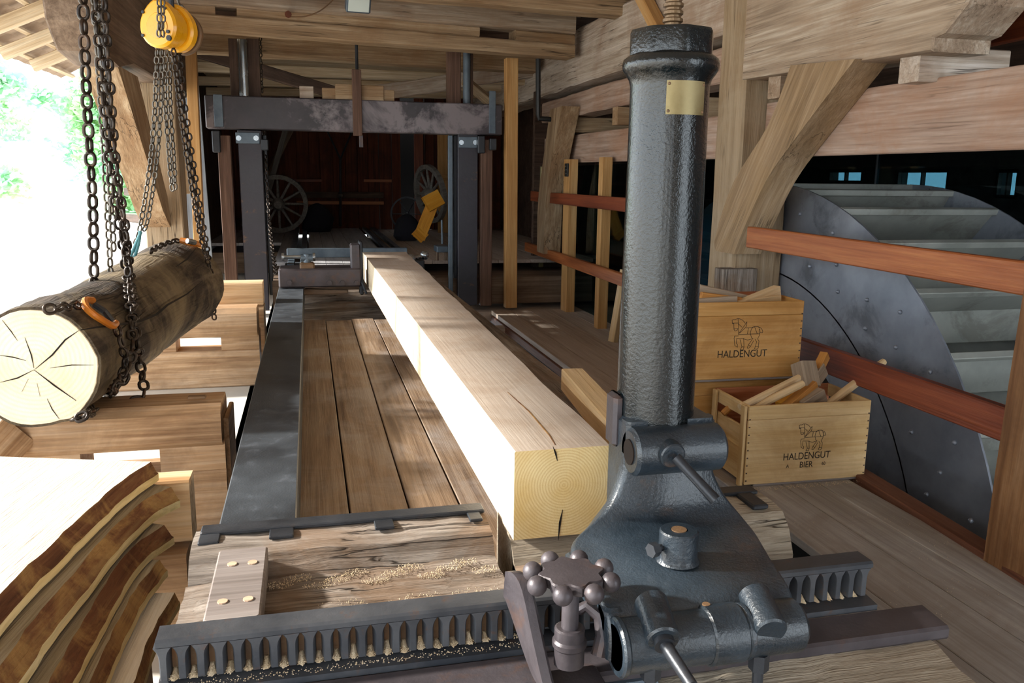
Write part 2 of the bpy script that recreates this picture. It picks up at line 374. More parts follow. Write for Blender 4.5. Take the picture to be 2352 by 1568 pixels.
M['glass'] = glassmat('teal_glass', '#a9c2c8'); M['pane'] = glassmat('blue_window_glass', '#a3b6bc')
def lampglass():
    m, nt, b = newmat('lamp_glass'); b.inputs['Base Color'].default_value = hexc('#c8d2cc'); b.inputs['Roughness'].default_value = .15; return m
M['lampglass'] = lampglass()
M['bluewood'] = wood('blue_grey_plank', '#6f747c', '#8b9097', '#a3a8ae', rough=.8)
M['old_brown'] = wood('brown_old_timber', '#5c4a3c', '#7a6655', '#937e6c', dirt='#4a372a', damt=.4)
M['log_wood_far'] = M['bark']
M['slab_grey'] = wood('grey_sawn_slab_face', '#8a7a5e', '#a3947a', '#b7aa90', rough=.95, bmp=.9, grain=.6, freq=2)
sc.cycles.use_denoising = True
sc.cycles.max_bounces = 8; sc.cycles.diffuse_bounces = 5; sc.cycles.glossy_bounces = 4; sc.cycles.transparent_max_bounces = 8
sc.cycles.sample_clamp_indirect = 8.0

# ================================================================== SETTING
def planks(name, parent, axis, rng0, rng1, step, thick, mat, zfun, jit=.002, gap=.004, seed=0, ends=.02):
    """row of boards: axis 'y' boards run along Y, stacked over X; zfun = top height"""
    rnd = random.Random(seed); a = rng1[0]; k = 0
    while a < rng1[1]-.02:
        w_ = min(step*rnd.uniform(.85, 1.15), rng1[1]-a)
        c = a+w_/2; dz = rnd.uniform(-jit, jit)
        s0 = rng0[0]+rnd.uniform(0, ends); s1 = rng0[1]-rnd.uniform(0, ends)
        if axis == 'y': p0, p1 = V((c, s0, zfun-thick/2+dz)), V((c, s1, zfun-thick/2+dz))
        else: p0, p1 = V((s0, c, zfun-thick/2+dz)), V((s1, c, zfun-thick/2+dz))
        timber('plank', p0, p1, w_-gap, thick, mat, ch=.003, parent=parent)
        a += w_; k += 1
# ground outside
mb = MB(); mb.box((-30.4, 20, -.1), (60, 90, .2)); mb.build('ground', M['ground'], kind='structure', smooth=False)
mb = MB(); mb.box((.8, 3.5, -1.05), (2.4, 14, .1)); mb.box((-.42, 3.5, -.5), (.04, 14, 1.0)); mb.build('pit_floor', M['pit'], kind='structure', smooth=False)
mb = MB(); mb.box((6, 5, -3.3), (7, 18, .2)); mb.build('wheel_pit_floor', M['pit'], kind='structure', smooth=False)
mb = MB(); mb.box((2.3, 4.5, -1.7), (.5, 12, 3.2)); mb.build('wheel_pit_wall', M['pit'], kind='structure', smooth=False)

fl = empty('floor', (2.3, 4, 0), kind='structure')
edges = [1.93, 2.2, 2.39, 2.57]
for i in range(3):
    timber('plank', (.5*(edges[i]+edges[i+1]), -1.2, -.02), (.5*(edges[i]+edges[i+1]), 5.0, -.02), edges[i+1]-edges[i]-.005, .04, M['floor'], ch=.003, parent=fl)
for (x0, x1, y1) in ((1.45, 1.69, 2.35), (1.69, 1.93, 2.6)):
    timber('plank', (.5*(x0+x1), -1.2, -.02), (.5*(x0+x1), y1, -.02), x1-x0-.005, .04, M['floor'], ch=.003, parent=fl)
timber('plank', (2.66, -1.2, -.02), (2.66, 2.2, -.02), .18, .04, M['floor'], ch=.003, parent=fl)
timber('edge_board', (2.56, 2.2, -.01), (2.75, 4.6, -.01), .1, .07, M['kerb'], ch=.004, parent=fl)
timber('edge_board', (1.95, 3.2, -.075), (1.95, 8.8, -.075), .06, .07, M['kerb'], ch=.004, parent=fl)
timber('joist', (1.75, 5.0, -.14), (2.6, 5.0, -.14), .14, .18, M['old'], ch=.006, parent=fl)
timber('joist', (1.75, 8.2, -.14), (2.6, 8.2, -.14), .14, .18, M['old_pale'], ch=.006, parent=fl)
for i in range(3):
    timber('plank', (2.045+.21*i, 5.0, -.018), (2.045+.21*i, 8.9, -.018), .204, .045, M['tablefloor'], ch=.003, parent=fl)
for i in range(4):
    timber('plank', (2.68+.2*i, 4.8, -.02), (2.68+.2*i, 8.9, -.02), .195, .04, M['tablefloor'], ch=.003, parent=fl)

# floor beyond the saw frame, with the outgoing track
ff = empty('floor_far', (.5, 12, .5), kind='structure')
for i in range(21):
    x = -.3+.2*i
    if -.16 < x < .96: continue
    timber('plank', (x, 9.7, .47), (x, 15.6, .47), .194, .04, M['farfloor'] if x < 1 else M['tablefloor'], ch=.002, parent=ff)
for i in range(6):
    timber('plank', (-.5-.2*i+.0, 12.6, .47), (-.5-.2*i, 15.6, .47), .194, .04, M['farfloor'], ch=.002, parent=ff)
for i in range(5):
    timber('plank', (.08+.18*i, 8.9, .5), (.08+.18*i, 15.6, .5), .176, .04, M['farfloor'], ch=.002, parent=ff)
for x in (-.2, -.07, .98, 1.13):
    timber('rail_strip', (x, 8.9, .52), (x, 15.5, .52), .07, .05, M['bluegrey'] if x < .5 else M['steel_dark'], ch=.004, parent=ff)
mb = MB(); mb.box((1.6, 12.4, .2), (4.0, 6.6, .3)); mb.box((-.95, 14.1, .2), (1.1, 3.0, .3)); mb.build('far_subfloor', M['old_brown'], kind='structure', smooth=False)
# floor right behind the railing near the light post
mb = MB(); mb.box((2.9, 9.55, -.06), (2.3, 1.3, .1)); mb.build('floor_side', M['tablefloor'], kind='structure', smooth=False)

# inner bed between the carriage rails
ib = empty('floor_inner', (.4, 4, .3), kind='structure')
xs = [-.1, .1, .3, .475, .66, .85]
for i in range(5):
    timber('plank', (.5*(xs[i]+xs[i+1]), 1.4, .315), (.5*(xs[i]+xs[i+1]), 6.6-.06*(i % 2), .315), xs[i+1]-xs[i]-.006, .05, M['innerfloor'], ch=.003, parent=ib)
for j, (y, z, h_) in enumerate(((6.85, .2, .16), (7.25, .22, .18), (7.75, .19, .2), (8.3, .25, .16))):
    timber('sleeper', (-.3, y, z), (1.2, y+.05, z), .22, h_, [M['weather'], M['weather_pale']], jit=.03, ch=.03, parent=ib)

mb = MB(); mb.box((.38, 4.0, .2), (.9, 5.3, .1)); mb.build('bed_light_block', M['pit'], parent=ib, smooth=False)  # dark sheet added under the planks to stop light showing in the gaps
# far wall of vertical planks with a doorway
wf = empty('wall_far', (.5, 15.6, 1.5), kind='structure')
x = -2.4; rnd = random.Random(3)
while x < 4.0:
    w_ = rnd.uniform(.16, .24)
    zb = .5
    if not (1.55 < x < 1.88):
        timber('plank', (x+w_/2, 15.6+rnd.uniform(-.01, .01), zb), (x+w_/2, 15.6, 3.0), w_-.012, .03, M['farwall'], up=(0, -1, 0), ch=.003, parent=wf)
    x += w_
for (xa, xb, z, m_, h_) in ((-.2, 1.35, .98, 'redrail', .06), (-.25, 1.35, 1.12, 'old_dark', .11), (-.3, .25, 1.37, 'redrail_dark', .05), (1.0, 1.5, 1.38, 'redrail', .05)):
    timber('rail_board', (xa, 15.54, z), (xb, 15.54, z), .05, h_, M[m_], ch=.004, parent=wf)
timber('door_post', (2.0, 15.5, .5), (2.0, 15.5, 2.9), .16, .1, M['redrail_dark'], up=(0, -1, 0), parent=wf)
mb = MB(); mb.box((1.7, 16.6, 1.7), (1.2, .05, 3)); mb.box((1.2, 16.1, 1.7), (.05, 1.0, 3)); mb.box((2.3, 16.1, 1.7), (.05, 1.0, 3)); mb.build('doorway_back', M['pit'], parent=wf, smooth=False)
sx_ = PY(765, 500, 15.62).x
for (x0, x1, z0, z1) in ((-2.5, sx_-.008, .4, 3.1), (sx_+.008, 1.2, .4, 3.1), (2.25, 4.0, .4, 3.1), (sx_-.008, sx_+.008, .98, 3.1)):
    mb = MB(); mb.box(((x0+x1)/2, 15.64, (z0+z1)/2), (x1-x0, .03, z1-z0)); mb.build('backing_board', M['farwall'], parent=wf, smooth=False)
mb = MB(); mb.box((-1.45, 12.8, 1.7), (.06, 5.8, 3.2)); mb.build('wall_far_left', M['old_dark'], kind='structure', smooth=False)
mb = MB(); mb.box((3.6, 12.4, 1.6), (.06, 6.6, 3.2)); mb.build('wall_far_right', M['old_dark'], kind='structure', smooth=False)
# light boards of the right far door leaf
dl = empty('door_1', PY(1030, 400, 14.2), kind='structure')
for i in range(3):
    q = PY(1012+14*i, 400, 14.2)
    timber('plank', (q.x, q.y, .52), (q.x, q.y, 2.4), .105, .03, M['newpine'], up=(0, -1, 0), parent=dl)
timber('ledge', PY(1005, 407, 14.15), PY(1050, 408, 14.15), .03, .1, M['newpine'], parent=dl)

# left plank wall behind the post
wl = empty('wall_left', (-1.3, 9.4, 1.2), kind='structure')
for i in range(2):
    timber('plank', (-1.1-.16*i, 9.55, 0), (-1.16-.16*i, 9.55, 3.1), .15, .03, M['bluewood'], up=(0, -1, 0), ch=.003, parent=wl)

# unseen wall added behind the viewpoint; its openings shape front light and column reflections
wn_ = empty('wall_near_baffle', (1, -3.2, 1), kind='structure')
for (x0, x1, z0, z1) in ((.15, 2.7, 0, 3.3), (-1.6, .15, 2.5, 3.3), (-1.9, -1.35, 0, 3.3), (-.85, -.4, 0, 2.5)):
    mb = MB(); mb.box(((x0+x1)/2, -3.2, (z0+z1)/2), (x1-x0, .1, z1-z0)); mb.build('wall_panel', M['old'], parent=wn_, smooth=False)
mb = MB(); mb.box((1.1, -1.6, -.03), (3.2, 3.4, .04)); mb.build('floor_near', M['floor'], kind='structure', smooth=False)
# ceilings
ce = empty('ceiling', (1, 5, 3.2), kind='structure')
planks('ceiling', ce, 'y', (-3.3, 9.2), (-1.5, 3.2), .3, .04, M['old'], 3.24, seed=5)
planks('ceiling', ce, 'x', (-2.4, 3.6), (9.3, 15.7), .34, .04, M['roofwood'], 2.95, seed=6)  # far boards: pale wood stands in for light through the roof gaps
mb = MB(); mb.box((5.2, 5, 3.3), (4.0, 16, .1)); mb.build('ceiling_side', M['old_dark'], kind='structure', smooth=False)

mb = MB(); mb.box((.9, 3, 3.34), (5.0, 13, .08)); mb.box((-1.5, 3, 3.45), (.05, 13, .5)); mb.build('ceiling_sun_block', M['old'], parent=ce, smooth=False)  # unseen sheets added to keep sun from leaking through roof and ceiling gaps
mb = MB(); mb.box((.9, 9.27, 3.12), (6, .04, .46)); mb.build('ceiling_sky_block', M['old_dark'], parent=ce, smooth=False)  # dark board added to shut out bright sky between the two ceiling levels
# sloped eave roof on the left: rafters, laths, tile courses
rf = empty('roof_eave', (-2.2, 5, 2.8), kind='structure')
E0, E1 = V((-3.2, 0, 2.72)), V((-1.25, 0, 3.6))
for i in range(13):
    y = -1.0+1.05*i
    timber('rafter', E0+V((0, y, 0)), E1+V((0, y+.0, 0)), .1, .13, M['roofwood'], ch=.006, parent=rf)
nrm = V((-(E1-E0).z, 0, (E1-E0).x)).normalized()
for j in range(7):
    q = E0+(E1-E0)*((j+.1)/6.6)+nrm*.085
    timber('lath', (q.x, -1.6, q.z), (q.x, 13.5, q.z), .05, .035, M['roofwood'], up=nrm, ch=.002, parent=rf)
    q2 = q+nrm*.04
    for t in range(1):
        mbt = MB(); d = (E1-E0).normalized()
        a_ = q2-d*.16; b_ = q2+d*.17+nrm*.03
        n_ = 76; vs = []; fs = []
        for k in range(n_+1):
            yy = -1.6+15.1*k/n_; s_ = .012*(k % 2)
            for base in (a_, b_): vs += [base+V((0, yy, 0))+nrm*s_, base+V((0, yy, 0))+nrm*(s_+.015)]
        for k in range(n_):
            o_ = k*4; fs += [[o_, o_+4, o_+6, o_+2], [o_+1, o_+3, o_+7, o_+5], [o_, o_+1, o_+5, o_+4], [o_+2, o_+6, o_+7, o_+3]]
        mbt.add(vs, fs); mbt.build('tile_course', M['tile'], parent=rf, smooth=False)

# right outer wall with windows (behind the water wheel)
wr = empty('wall_right', (5.6, 5, 0), kind='structure')
WX = 5.6
wins = []
for (xa, ya, xb, yb) in ((1905, 393, 1978, 418), (2062, 393, 2172, 447), (2292, 393, 2332, 452), (2205, 476, 2290, 500)):
    a_ = PX(xa, ya, WX); b_ = PX(xb, yb, WX); wins.append((min(a_.y, b_.y), max(a_.y, b_.y), min(a_.z, b_.z), max(a_.z, b_.z)))
wins.sort()
def wallpiece(y0, y1, z0, z1):
    if y1-y0 < .01 or z1-z0 < .01: return
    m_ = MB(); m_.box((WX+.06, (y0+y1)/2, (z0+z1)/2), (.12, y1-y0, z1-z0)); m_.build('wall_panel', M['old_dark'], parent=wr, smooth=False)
yc = -3.0
for (y0, y1, z0, z1) in wins:
    y0 = max(y0, yc)
    wallpiece(yc, y0, -3.3, 3.3); wallpiece(y0, y1, -3.3, z0); wallpiece(y0, y1, z1, 3.3); yc = y1
wallpiece(yc, 16, -3.3, 3.3)
for k, (y0, y1, z0, z1) in enumerate(wins):
    wn = empty('window_%d' % (k+1), (WX, (y0+y1)/2, (z0+z1)/2), kind='structure')
    mb = MB(); mb.box((WX+.05, (y0+y1)/2, (z0+z1)/2), (.01, y1-y0, z1-z0)); mb.build('pane', M['pane'], parent=wn, smooth=False)
    mb = MB()
    for (cy, cz, sy, sz) in (((y0+y1)/2, z0, y1-y0, .03), ((y0+y1)/2, z1, y1-y0, .03), (y0, (z0+z1)/2, .03, z1-z0), (y1, (z0+z1)/2, .03, z1-z0), ((y0+y1)/2, (z0+z1)/2, .02, z1-z0)):
        mb.box((WX+.02, cy, cz), (.04, sy, sz))
    mb.build('window_frame', M['old_dark'], parent=wn, smooth=False)
wb = empty('wall_wheelhouse', (4.5, 10.3, 0), kind='structure')
wa = PY(1392, 490, 10.3); wz = PY(1428, 578, 10.3)  # opening added to stand in for a bright reflection in the railing glass
for (x0, x1, z0, z1) in ((3.2, wa.x, -3.3, 3.3), (wz.x, 5.6, -3.3, 3.3), (wa.x, wz.x, -3.3, wz.z), (wa.x, wz.x, wa.z, 3.3)):
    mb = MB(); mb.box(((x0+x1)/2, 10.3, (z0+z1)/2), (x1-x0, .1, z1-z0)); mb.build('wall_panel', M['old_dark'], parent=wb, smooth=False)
mb = MB(); mb.box(((wa.x+wz.x)/2, 10.3, (wa.z+wz.z)/2), (wz.x-wa.x, .012, wa.z-wz.z)); mb.build('pane', M['pane'], parent=wb, smooth=False)  # bright pane in place of that reflection

# ================================================================== BUILDING TIMBERS
# right post, plate beam, brace
timber('timber_post', (2.93, 5.2, -.02), (2.93, 5.2, 3.19), .36, .36, [M['oak']], up=(0, -1, 0), ch=.012, jit=.008,
       label='massive oak post standing behind the cast-iron column', cat='post')
timber('post_plinth', (2.76, 5.0, -.0), (2.76, 5.0, .88), .26, .12, [M['weather']], up=(0, -1, 0), ch=.01, jit=.006, label='grey wooden plinth block under the curved brace', cat='block')
timber('plate_beam', (2.95, 5.38, 2.70), (2.95, 14.5, 2.70), .38, .56, [M['old_pale']], ch=.02, jit=.02, label='massive pale plate beam running back above the slatted railing', cat='beam')
# tail beam toward the camera with a rounded end
mb = MB()
prof = [(5.05, 2.09), (3.34, 2.03), (3.34, 2.09), (3.28, 2.1), (3.16, 2.2), (3.1, 2.36), (3.09, 2.6), (3.12, 2.9), (5.05, 2.95)]
mb.prism([(y-4, z-2.5) for (y, z) in prof], -.16, .16, axis='x', ch=.012)
mbw = Matrix.Translation((2.9, 4, 2.5))
tb = MB(); tb.v = [V((v.y, -v.x, v.z)) for v in mb.v]; tb.f = mb.f; tb.i = mb.i
tb.build('tail_beam', [M['old']], frame((2.9, 4, 2.5), (0, 1, 0)), ang=.5, label='heavy beam with rounded tail end above the curved brace', cat='beam')
timber('wall_plate', (3.2, 5.6, 3.02), (3.2, 1.2, 3.02), .3, .22, [M['old_pale']], ch=.01, jit=.01, label='pale upper beam along the ceiling above the rounded tail', cat='beam')
timber('roof_board', (3.35, 3.6, 2.52), (3.35, .9, 2.52), .22, .08, [M['newpine']], ch=.006, label='new orange pine board under the ceiling at upper right', cat='board')
timber('side_board', (3.4, 4.9, 2.3), (3.4, .9, 2.36), .05, .36, [M['redrail_dark']], ch=.006, label='dark red-brown board behind the rounded beam tail', cat='board')
# curved brace
def brace(name, outer, inner, x0, x1, mat, **k):
    n = len(outer); b_ = MB(); rs = []
    for (a, c) in zip(outer, inner):
        rs.append([V((x0, a[0], a[1])), V((x0, c[0], c[1])), V((x1, c[0], c[1])), V((x1, a[0], a[1]))])
    c0 = V((x0, outer[0][0], outer[0][1])); L_ = (V((x0, outer[-1][0], outer[-1][1]))-c0)
    W_ = frame(c0, L_, (1, 0, 0)); Wi = W_.inverted()
    b_.rings([[Wi @ p for p in r] for r in rs]); return b_.build(name, mat, W_, ang=.5, **k)
def smooth_pts(ps, n=4):
    out = []
    for i in range(len(ps)-1):
        p0 = ps[max(i-1, 0)]; p1 = ps[i]; p2 = ps[i+1]; p3 = ps[min(i+2, len(ps)-1)]
        for k in range(n):
            t = k/n
            out.append(tuple(.5*((2*b)+(-a+c)*t+(2*a-5*b+4*c-d)*t*t+(-a+3*b-3*c+d)*t**3) for a, b, c, d in zip(p0, p1, p2, p3)))
    out.append(tuple(ps[-1])); return out
bo = smooth_pts([(5.19, .98), (5.2, 1.09), (5.0, 1.44), (4.62, 1.78), (4.42, 2.1)])
bi = smooth_pts([(4.93, .98), (4.84, 1.13), (4.6, 1.45), (4.33, 1.68), (3.83, 2.06)])
brace('curved_brace', bo, bi, 2.7, 2.9, M['brace'], label='curved oak knee brace between post and tail beam', cat='brace')
# long boards of the wheel-house wall
timber('wall_board', (2.93, 5.0, 1.775), (2.93, .6, 1.755), .05, .345, [M['board']], ch=.006, label='wide grey-brown horizontal board above the water wheel', cat='board')
timber('wall_board', (2.9, 10.4, 1.79), (2.9, 5.5, 1.755), .05, .3, [M['board']], ch=.006, label='wide grey-brown board above the slatted railing windows', cat='board')
for k, (y, lab) in enumerate(((6.4, 'short square joist end above the railing board, nearest the column'), (7.5, 'short square joist end in the middle above the railing board'), (8.9, 'short square joist end above the railing board, far end'))):
    timber('joist_end', (2.8, y, 2.03), (3.5, y, 2.03), .14, .16, [M['old_warm']], ch=.006, label=lab, cat='joist', group='joist ends over the railing board')
timber('joist_end', (2.8, 3.55, 2.0), (3.3, 3.55, 2.0), .14, .16, [M['old_pale']], ch=.006, label='short pale joist end between brace and wide board', cat='joist')
timber('joist_end', (2.8, 4.75, 2.02), (3.3, 4.75, 2.02), .14, .14, [M['old']], ch=.006, label='small joist end tucked between oak post and brace', cat='joist')
timber('lower_plate', (2.96, 10.4, 2.24), (2.96, 5.5, 2.24), .26, .24, [M['board']], ch=.012, jit=.012, label='second plate beam under the massive pale beam', cat='beam')
brace('curved_brace', smooth_pts([(9.5, .6), (9.48, 1.2), (9.3, 1.65), (9.05, 2.2)]), smooth_pts([(9.2, .6), (9.15, 1.2), (8.95, 1.65), (8.6, 2.2)]), 2.62, 2.82, M['old_warm'], label='slender curved brace beside the light pine post at right', cat='brace')
mb = MB(); mb.box((3.0, 10.2, 1.2), (.5, .1, 2.6)); mb.build('wall_side', M['old_dark'], kind='structure', smooth=False)
timber('diagonal_strut', PX(1460, -40, 2.70), PX(1552, 140, 2.70), .1, .1, [M['newpine']], ch=.006, label='light pine strut slanting down behind the screw', cat='strut')

# glass screens and railings
gq = PX(2015, 390, 4.5).y
for (y0, y1, lab) in ((9.5, gq+.01, 'tinted glass sheet beside the oak post behind the water wheel'), (gq-.01, 2.0, 'tinted glass sheet at the far right behind the water wheel')):
    mb = MB(); mb.box((4.5, (y0+y1)/2, 1.1), (.012, abs(y1-y0), 1.9)); mb.build('glass_sheet', M['glass'], smooth=False, label=lab, cat='glass', group='glass screens')
timber('glass_post', (4.5, gq, .2), (4.5, gq, 2.1), .03, .018, [M['steel_dark']], up=(0, -1, 0), label='thin dark joint post between the glass sheets behind the wheel', cat='post')
timber('header_board', (4.5, 9.5, 2.31), (4.5, 1.0, 2.31), .1, .5, [M['old_dark']], label='dark header board above the glass behind the wheel', cat='board')
mb = MB(); mb.box((2.98, 7.6, .8), (.012, 3.8, 1.6)); mb.build('glass_sheet', M['glass'], smooth=False, label='tinted glass screen behind the slatted railing', cat='glass', group='glass screens')
timber('handrail', (2.69, 4.72, 1.107), (2.69, 2.45, 1.093), .05, .13, [M['redrail']], ch=.006, label='orange-brown upper handrail crossing the water wheel', cat='rail')
timber('handrail', (2.69, 4.6, .515), (2.69, 2.3, .505), .05, .14, [M['redrail_dark']], ch=.006, label='dark red lower rail behind the crates', cat='rail')
timber('handrail', (2.69, 10.0, 1.24), (2.69, 5.55, 1.235), .05, .12, [M['redrail_dark']], ch=.006, label='red upper rail of the slatted railing left of the column', cat='rail')
timber('handrail', (2.69, 10.25, .6), (2.69, 5.55, .57), .05, .11, [M['redrail']], ch=.006, label='red lower rail of the slatted railing left of the column', cat='rail')
for (px, w_, lab) in ((1306, .2, 'wide pine railing post with a black switch plate'), (1384, .11, 'narrow pine railing post close to the column')):
    q = PX(px, 600, 2.79); timber('railing_post', (2.79, q.y, 0), (2.79, q.y, 1.66), .1, w_, [M['newpine']], up=(0, -1, 0), ch=.004, label=lab, cat='post')
q = PX(1243, 500, 2.85); timber('railing_post', (2.85, q.y, 0), (2.85, q.y, 1.6), .06, .1, [M['brass']], up=(0, -1, 0), label='slim yellowish frame post at the far end of the railing', cat='post')
sp = V((2.73, PX(1306, 600, 2.79).y-.04, PX(1316, 390, 2.73).z))
mb = MB(); mb.cbox((sp.x-.01, sp.y-.05, sp.z-.07), (sp.x+.012, sp.y+.05, sp.z+.07)); mb.build('switch_plate', M['blackpipe'], label='small black switch plate on the wide pine post', cat='switch')
for i, dy in enumerate((-.02, .02)):
    for j in range(3):
        m_ = MB(); m_.cyl((sp.x-.014, sp.y+dy, sp.z-.04+.04*j), (sp.x-.008, sp.y+dy, sp.z-.04+.04*j), .009, n=8); m_.build('button', M['chrome'], parent=bpy.data.objects['switch_plate'])
timber('corner_post', (2.61, 2.4, -.0), (2.66, 2.4, 2.4), .17, .2, [M['postbrown']], up=(0, -1, 0), ch=.008, jit=.006, label='weathered brown post standing at the right edge of the floor', cat='post')

# light pine posts beside the saw frame
timber('guide_post', PY(462, 640, 8.85), PY(436, 60, 8.85), .1, .1, [M['newpine']], up=(0, -1, 0), ch=.004, label='light pine post left of the saw frame behind the chains', cat='post')
timber('guide_post', PY(1172, 705, 8.95), PY(1174, 135, 8.95), .13, .12, [M['newpine']], up=(0, -1, 0), ch=.004, label='light pine post right of the saw frame', cat='post')

# left post, plate and brace
timber('timber_post', (-1.25, 8.1, 0), (-1.25, 8.1, 3.0), .32, .34, [M['oak']], up=(0, -1, 0), ch=.012, jit=.008, label='big grey-brown post behind the hanging log', cat='post')
mb = MB(); prof = [(9.6, 2.24), (6.5, 2.2), (6.0, 2.12), (5.6, 2.16), (5.42, 2.3), (5.38, 2.5), (5.46, 2.8), (9.6, 2.85)]
mb.prism([(y-7, z-2.4) for (y, z) in prof], -.13, .13, axis='x', ch=.012)
tb = MB(); tb.v = [V((v.y, -v.x, v.z)) for v in mb.v]; tb.f = mb.f; tb.i = mb.i
tb.build('tail_beam', [M['old_brown']], frame((-1.28, 7, 2.4), (0, 1, 0)), ang=.5, label='dark heavy beam with rounded tail above the hanging log', cat='beam')
brace('brace', [(7.96, 1.0), (7.9, 1.25), (6.9, 2.16)], [(7.95, .98), (7.6, 1.15), (6.2, 2.16)], -1.42, -1.2, M['old_warm'], label='slanting brace between left post and dark tail beam', cat='brace')
timber('cross_rail', PY(350, 443, 8.2), PY(290, 440, 9.5), .05, .08, [M['old_dark']], label='short dark rail left of the big post, upper one', cat='rail')
timber('cross_rail', PY(350, 505, 8.2), PY(285, 500, 9.5), .05, .08, [M['old_dark']], label='short dark rail left of the big post, lower one', cat='rail')

timber('hanging_board', PY(404, 232, 8.35), PY(430, 445, 8.3), .13, .05, [M['bunk_pale']], up=(0, -1, 0), ch=.01, jit=.004, label='pale board slanting down just right of the big left post', cat='board')
# ceiling beams across
def cross(name, a, b, Ya, Yb, hpx, depth, mat, label, jit=.012):
    pa = PY(*a, Ya); pb = PY(*b, Yb); h_ = hpx*Ya*1.03/1900
    pa.z += h_/2; pb.z += h_/2
    return timber(name, pa, pb, depth, h_, [mat], ch=.015, jit=jit, label=label, cat='beam')
cb = empty('ceiling_beam', PY(440, 70, 8.0), 'broad notched ceiling beam nearest above the saw frame', 'beam')
pa = PY(400, 67, 8.0); pb_ = PY(1310, 136, 8.5); dz = V((0, 0, .065))
timber('beam_body', pa+dz, pb_+dz, .22, .13, [M['old_warm']], ch=.012, jit=.008, parent=cb)
for (t0, t1) in ((.0, .09), (.137, .73), (.83, 1.0)):
    timber('beam_pad', pa.lerp(pb_, t0)+V((0, 0, .18)), pa.lerp(pb_, t1)+V((0, 0, .18)), .2, .105, [M['old_warm']], ch=.02, jit=.006, parent=cb)
cross('ceiling_beam', (380, 10), (1310, 80), 7.95, 8.45, 55, .26, M['old'], 'ceiling beam lying on top of the broad one')
cross('ceiling_beam', (850, -8), (1470, 45), 7.0, 7.4, 50, .2, M['old_warm'], 'ceiling beam nearest the camera at the top edge')
cross('ceiling_beam', (440, -38), (1330, 30), 7.5, 8.0, 45, .2, M['old_pale'], 'pale ceiling beam above the floodlight')
cross('ceiling_beam', (440, 122), (1230, 168), 9.7, 9.9, 44, .24, M['old_warm'], 'ceiling beam just behind the saw frame rods')
for k, (a, b, Y_, m_, lab) in enumerate((((460, 165), (1180, 195), 10.8, 'roofwood', 'thin rafter behind the saw frame, nearest of three'), ((460, 195), (1180, 212), 12.2, 'roofwood', 'thin rafter behind the saw frame, middle of three'), ((460, 218), (1180, 228), 13.6, 'roofwood', 'thin rafter behind the saw frame, farthest of three'))):
    pa = PY(*a, Y_); pb_ = PY(*b, Y_); dd = (pb_-pa)/(pb_.x-pa.x); h_ = .11
    timber('rafter', pa+dd*(-1.43-pa.x)+V((0, 0, h_/2)), pa+dd*(3.58-pa.x)+V((0, 0, h_/2)), .16, h_, [M[m_]], ch=.01, jit=.004, label=lab, cat='beam')  # pale colour imitates rafters lit through gaps in the roof
pd0 = PY(560, 150, 10.4); pd1 = PY(800, 222, 10.4); pd0 = pd1+(pd0-pd1)*((2.93-pd1.z)/(pd0.z-pd1.z))
timber('diagonal_brace', pd0, pd1, .1, .14, [M['old_dark']], label='dark diagonal brace above the saw frame lintel at left', cat='brace')
pd0 = PY(840, 218, 10.4); pd1 = PY(1160, 170, 10.4); pd1 = pd0+(pd1-pd0)*((2.8-pd0.x)/(pd1.x-pd0.x))
timber('diagonal_brace', pd0, pd1, .12, .18, [M['old_pale']], jit=.02, label='pale rough diagonal brace above the saw frame lintel at right', cat='brace')
timber('diagonal_brace', PY(1068, 186, 9.6), PY(1130, 238, 9.2), .08, .1, [M['oak']], label='short light brace beside the right saw frame rod', cat='brace')

# trees outside
def tree(x, y, h, r, label, seed):
    rnd = random.Random(seed); t = empty('tree', (x, y, 0), label, 'tree', 'trees outside the open side')
    m_ = MB(); m_.tube([(0, 0, 0), (.1, .1, h*.4), (-.1, .2, h*.8)], [.28, .2, .08], 8); m_.build('trunk', M['trunk'], Matrix.Translation((x, y, 0)), t)
    vs = []; fs = []
    blobs = [(V((rnd.gauss(0, r*.5), rnd.gauss(0, r*.4), rnd.uniform(h*.06, h))), rnd.uniform(.5, 1.1)) for _ in range(30)]
    for c, br in blobs:
        for k in range(260):
            p = c+V((rnd.gauss(0, br*.5), rnd.gauss(0, br*.5), rnd.gauss(0, br*.35)))
            a = V((rnd.uniform(-1, 1), rnd.uniform(-1, 1), rnd.uniform(-.6, .6))).normalized()*.15; b = a.cross(V((rnd.uniform(-1, 1), rnd.uniform(-1, 1), rnd.uniform(-1, 1)))).normalized()*.09
            n0 = len(vs); vs += [p-a, p+b, p+a, p-b]; fs.append([n0, n0+1, n0+2, n0+3])
    obj('foliage', mesh('foliage', vs, fs, M['leaf'], smooth=False), Matrix.Translation((x, y, 0)), t, kind='stuff')
tree(-10.2, 27, 6.6, 1.9, 'bright green tree outside at the far left edge', 1)
tree(-7.0, 34, 6.0, 1.3, 'bright green tree outside close to the left post', 2)
tree(-14.5, 40, 9.5, 2.4, 'taller pale green tree behind the other two', 3)
mb = MB(); mb.box((-22, 62, .01), (60, 60, .03)); mb.build('lawn', M['leaf'], smooth=False, kind='structure')
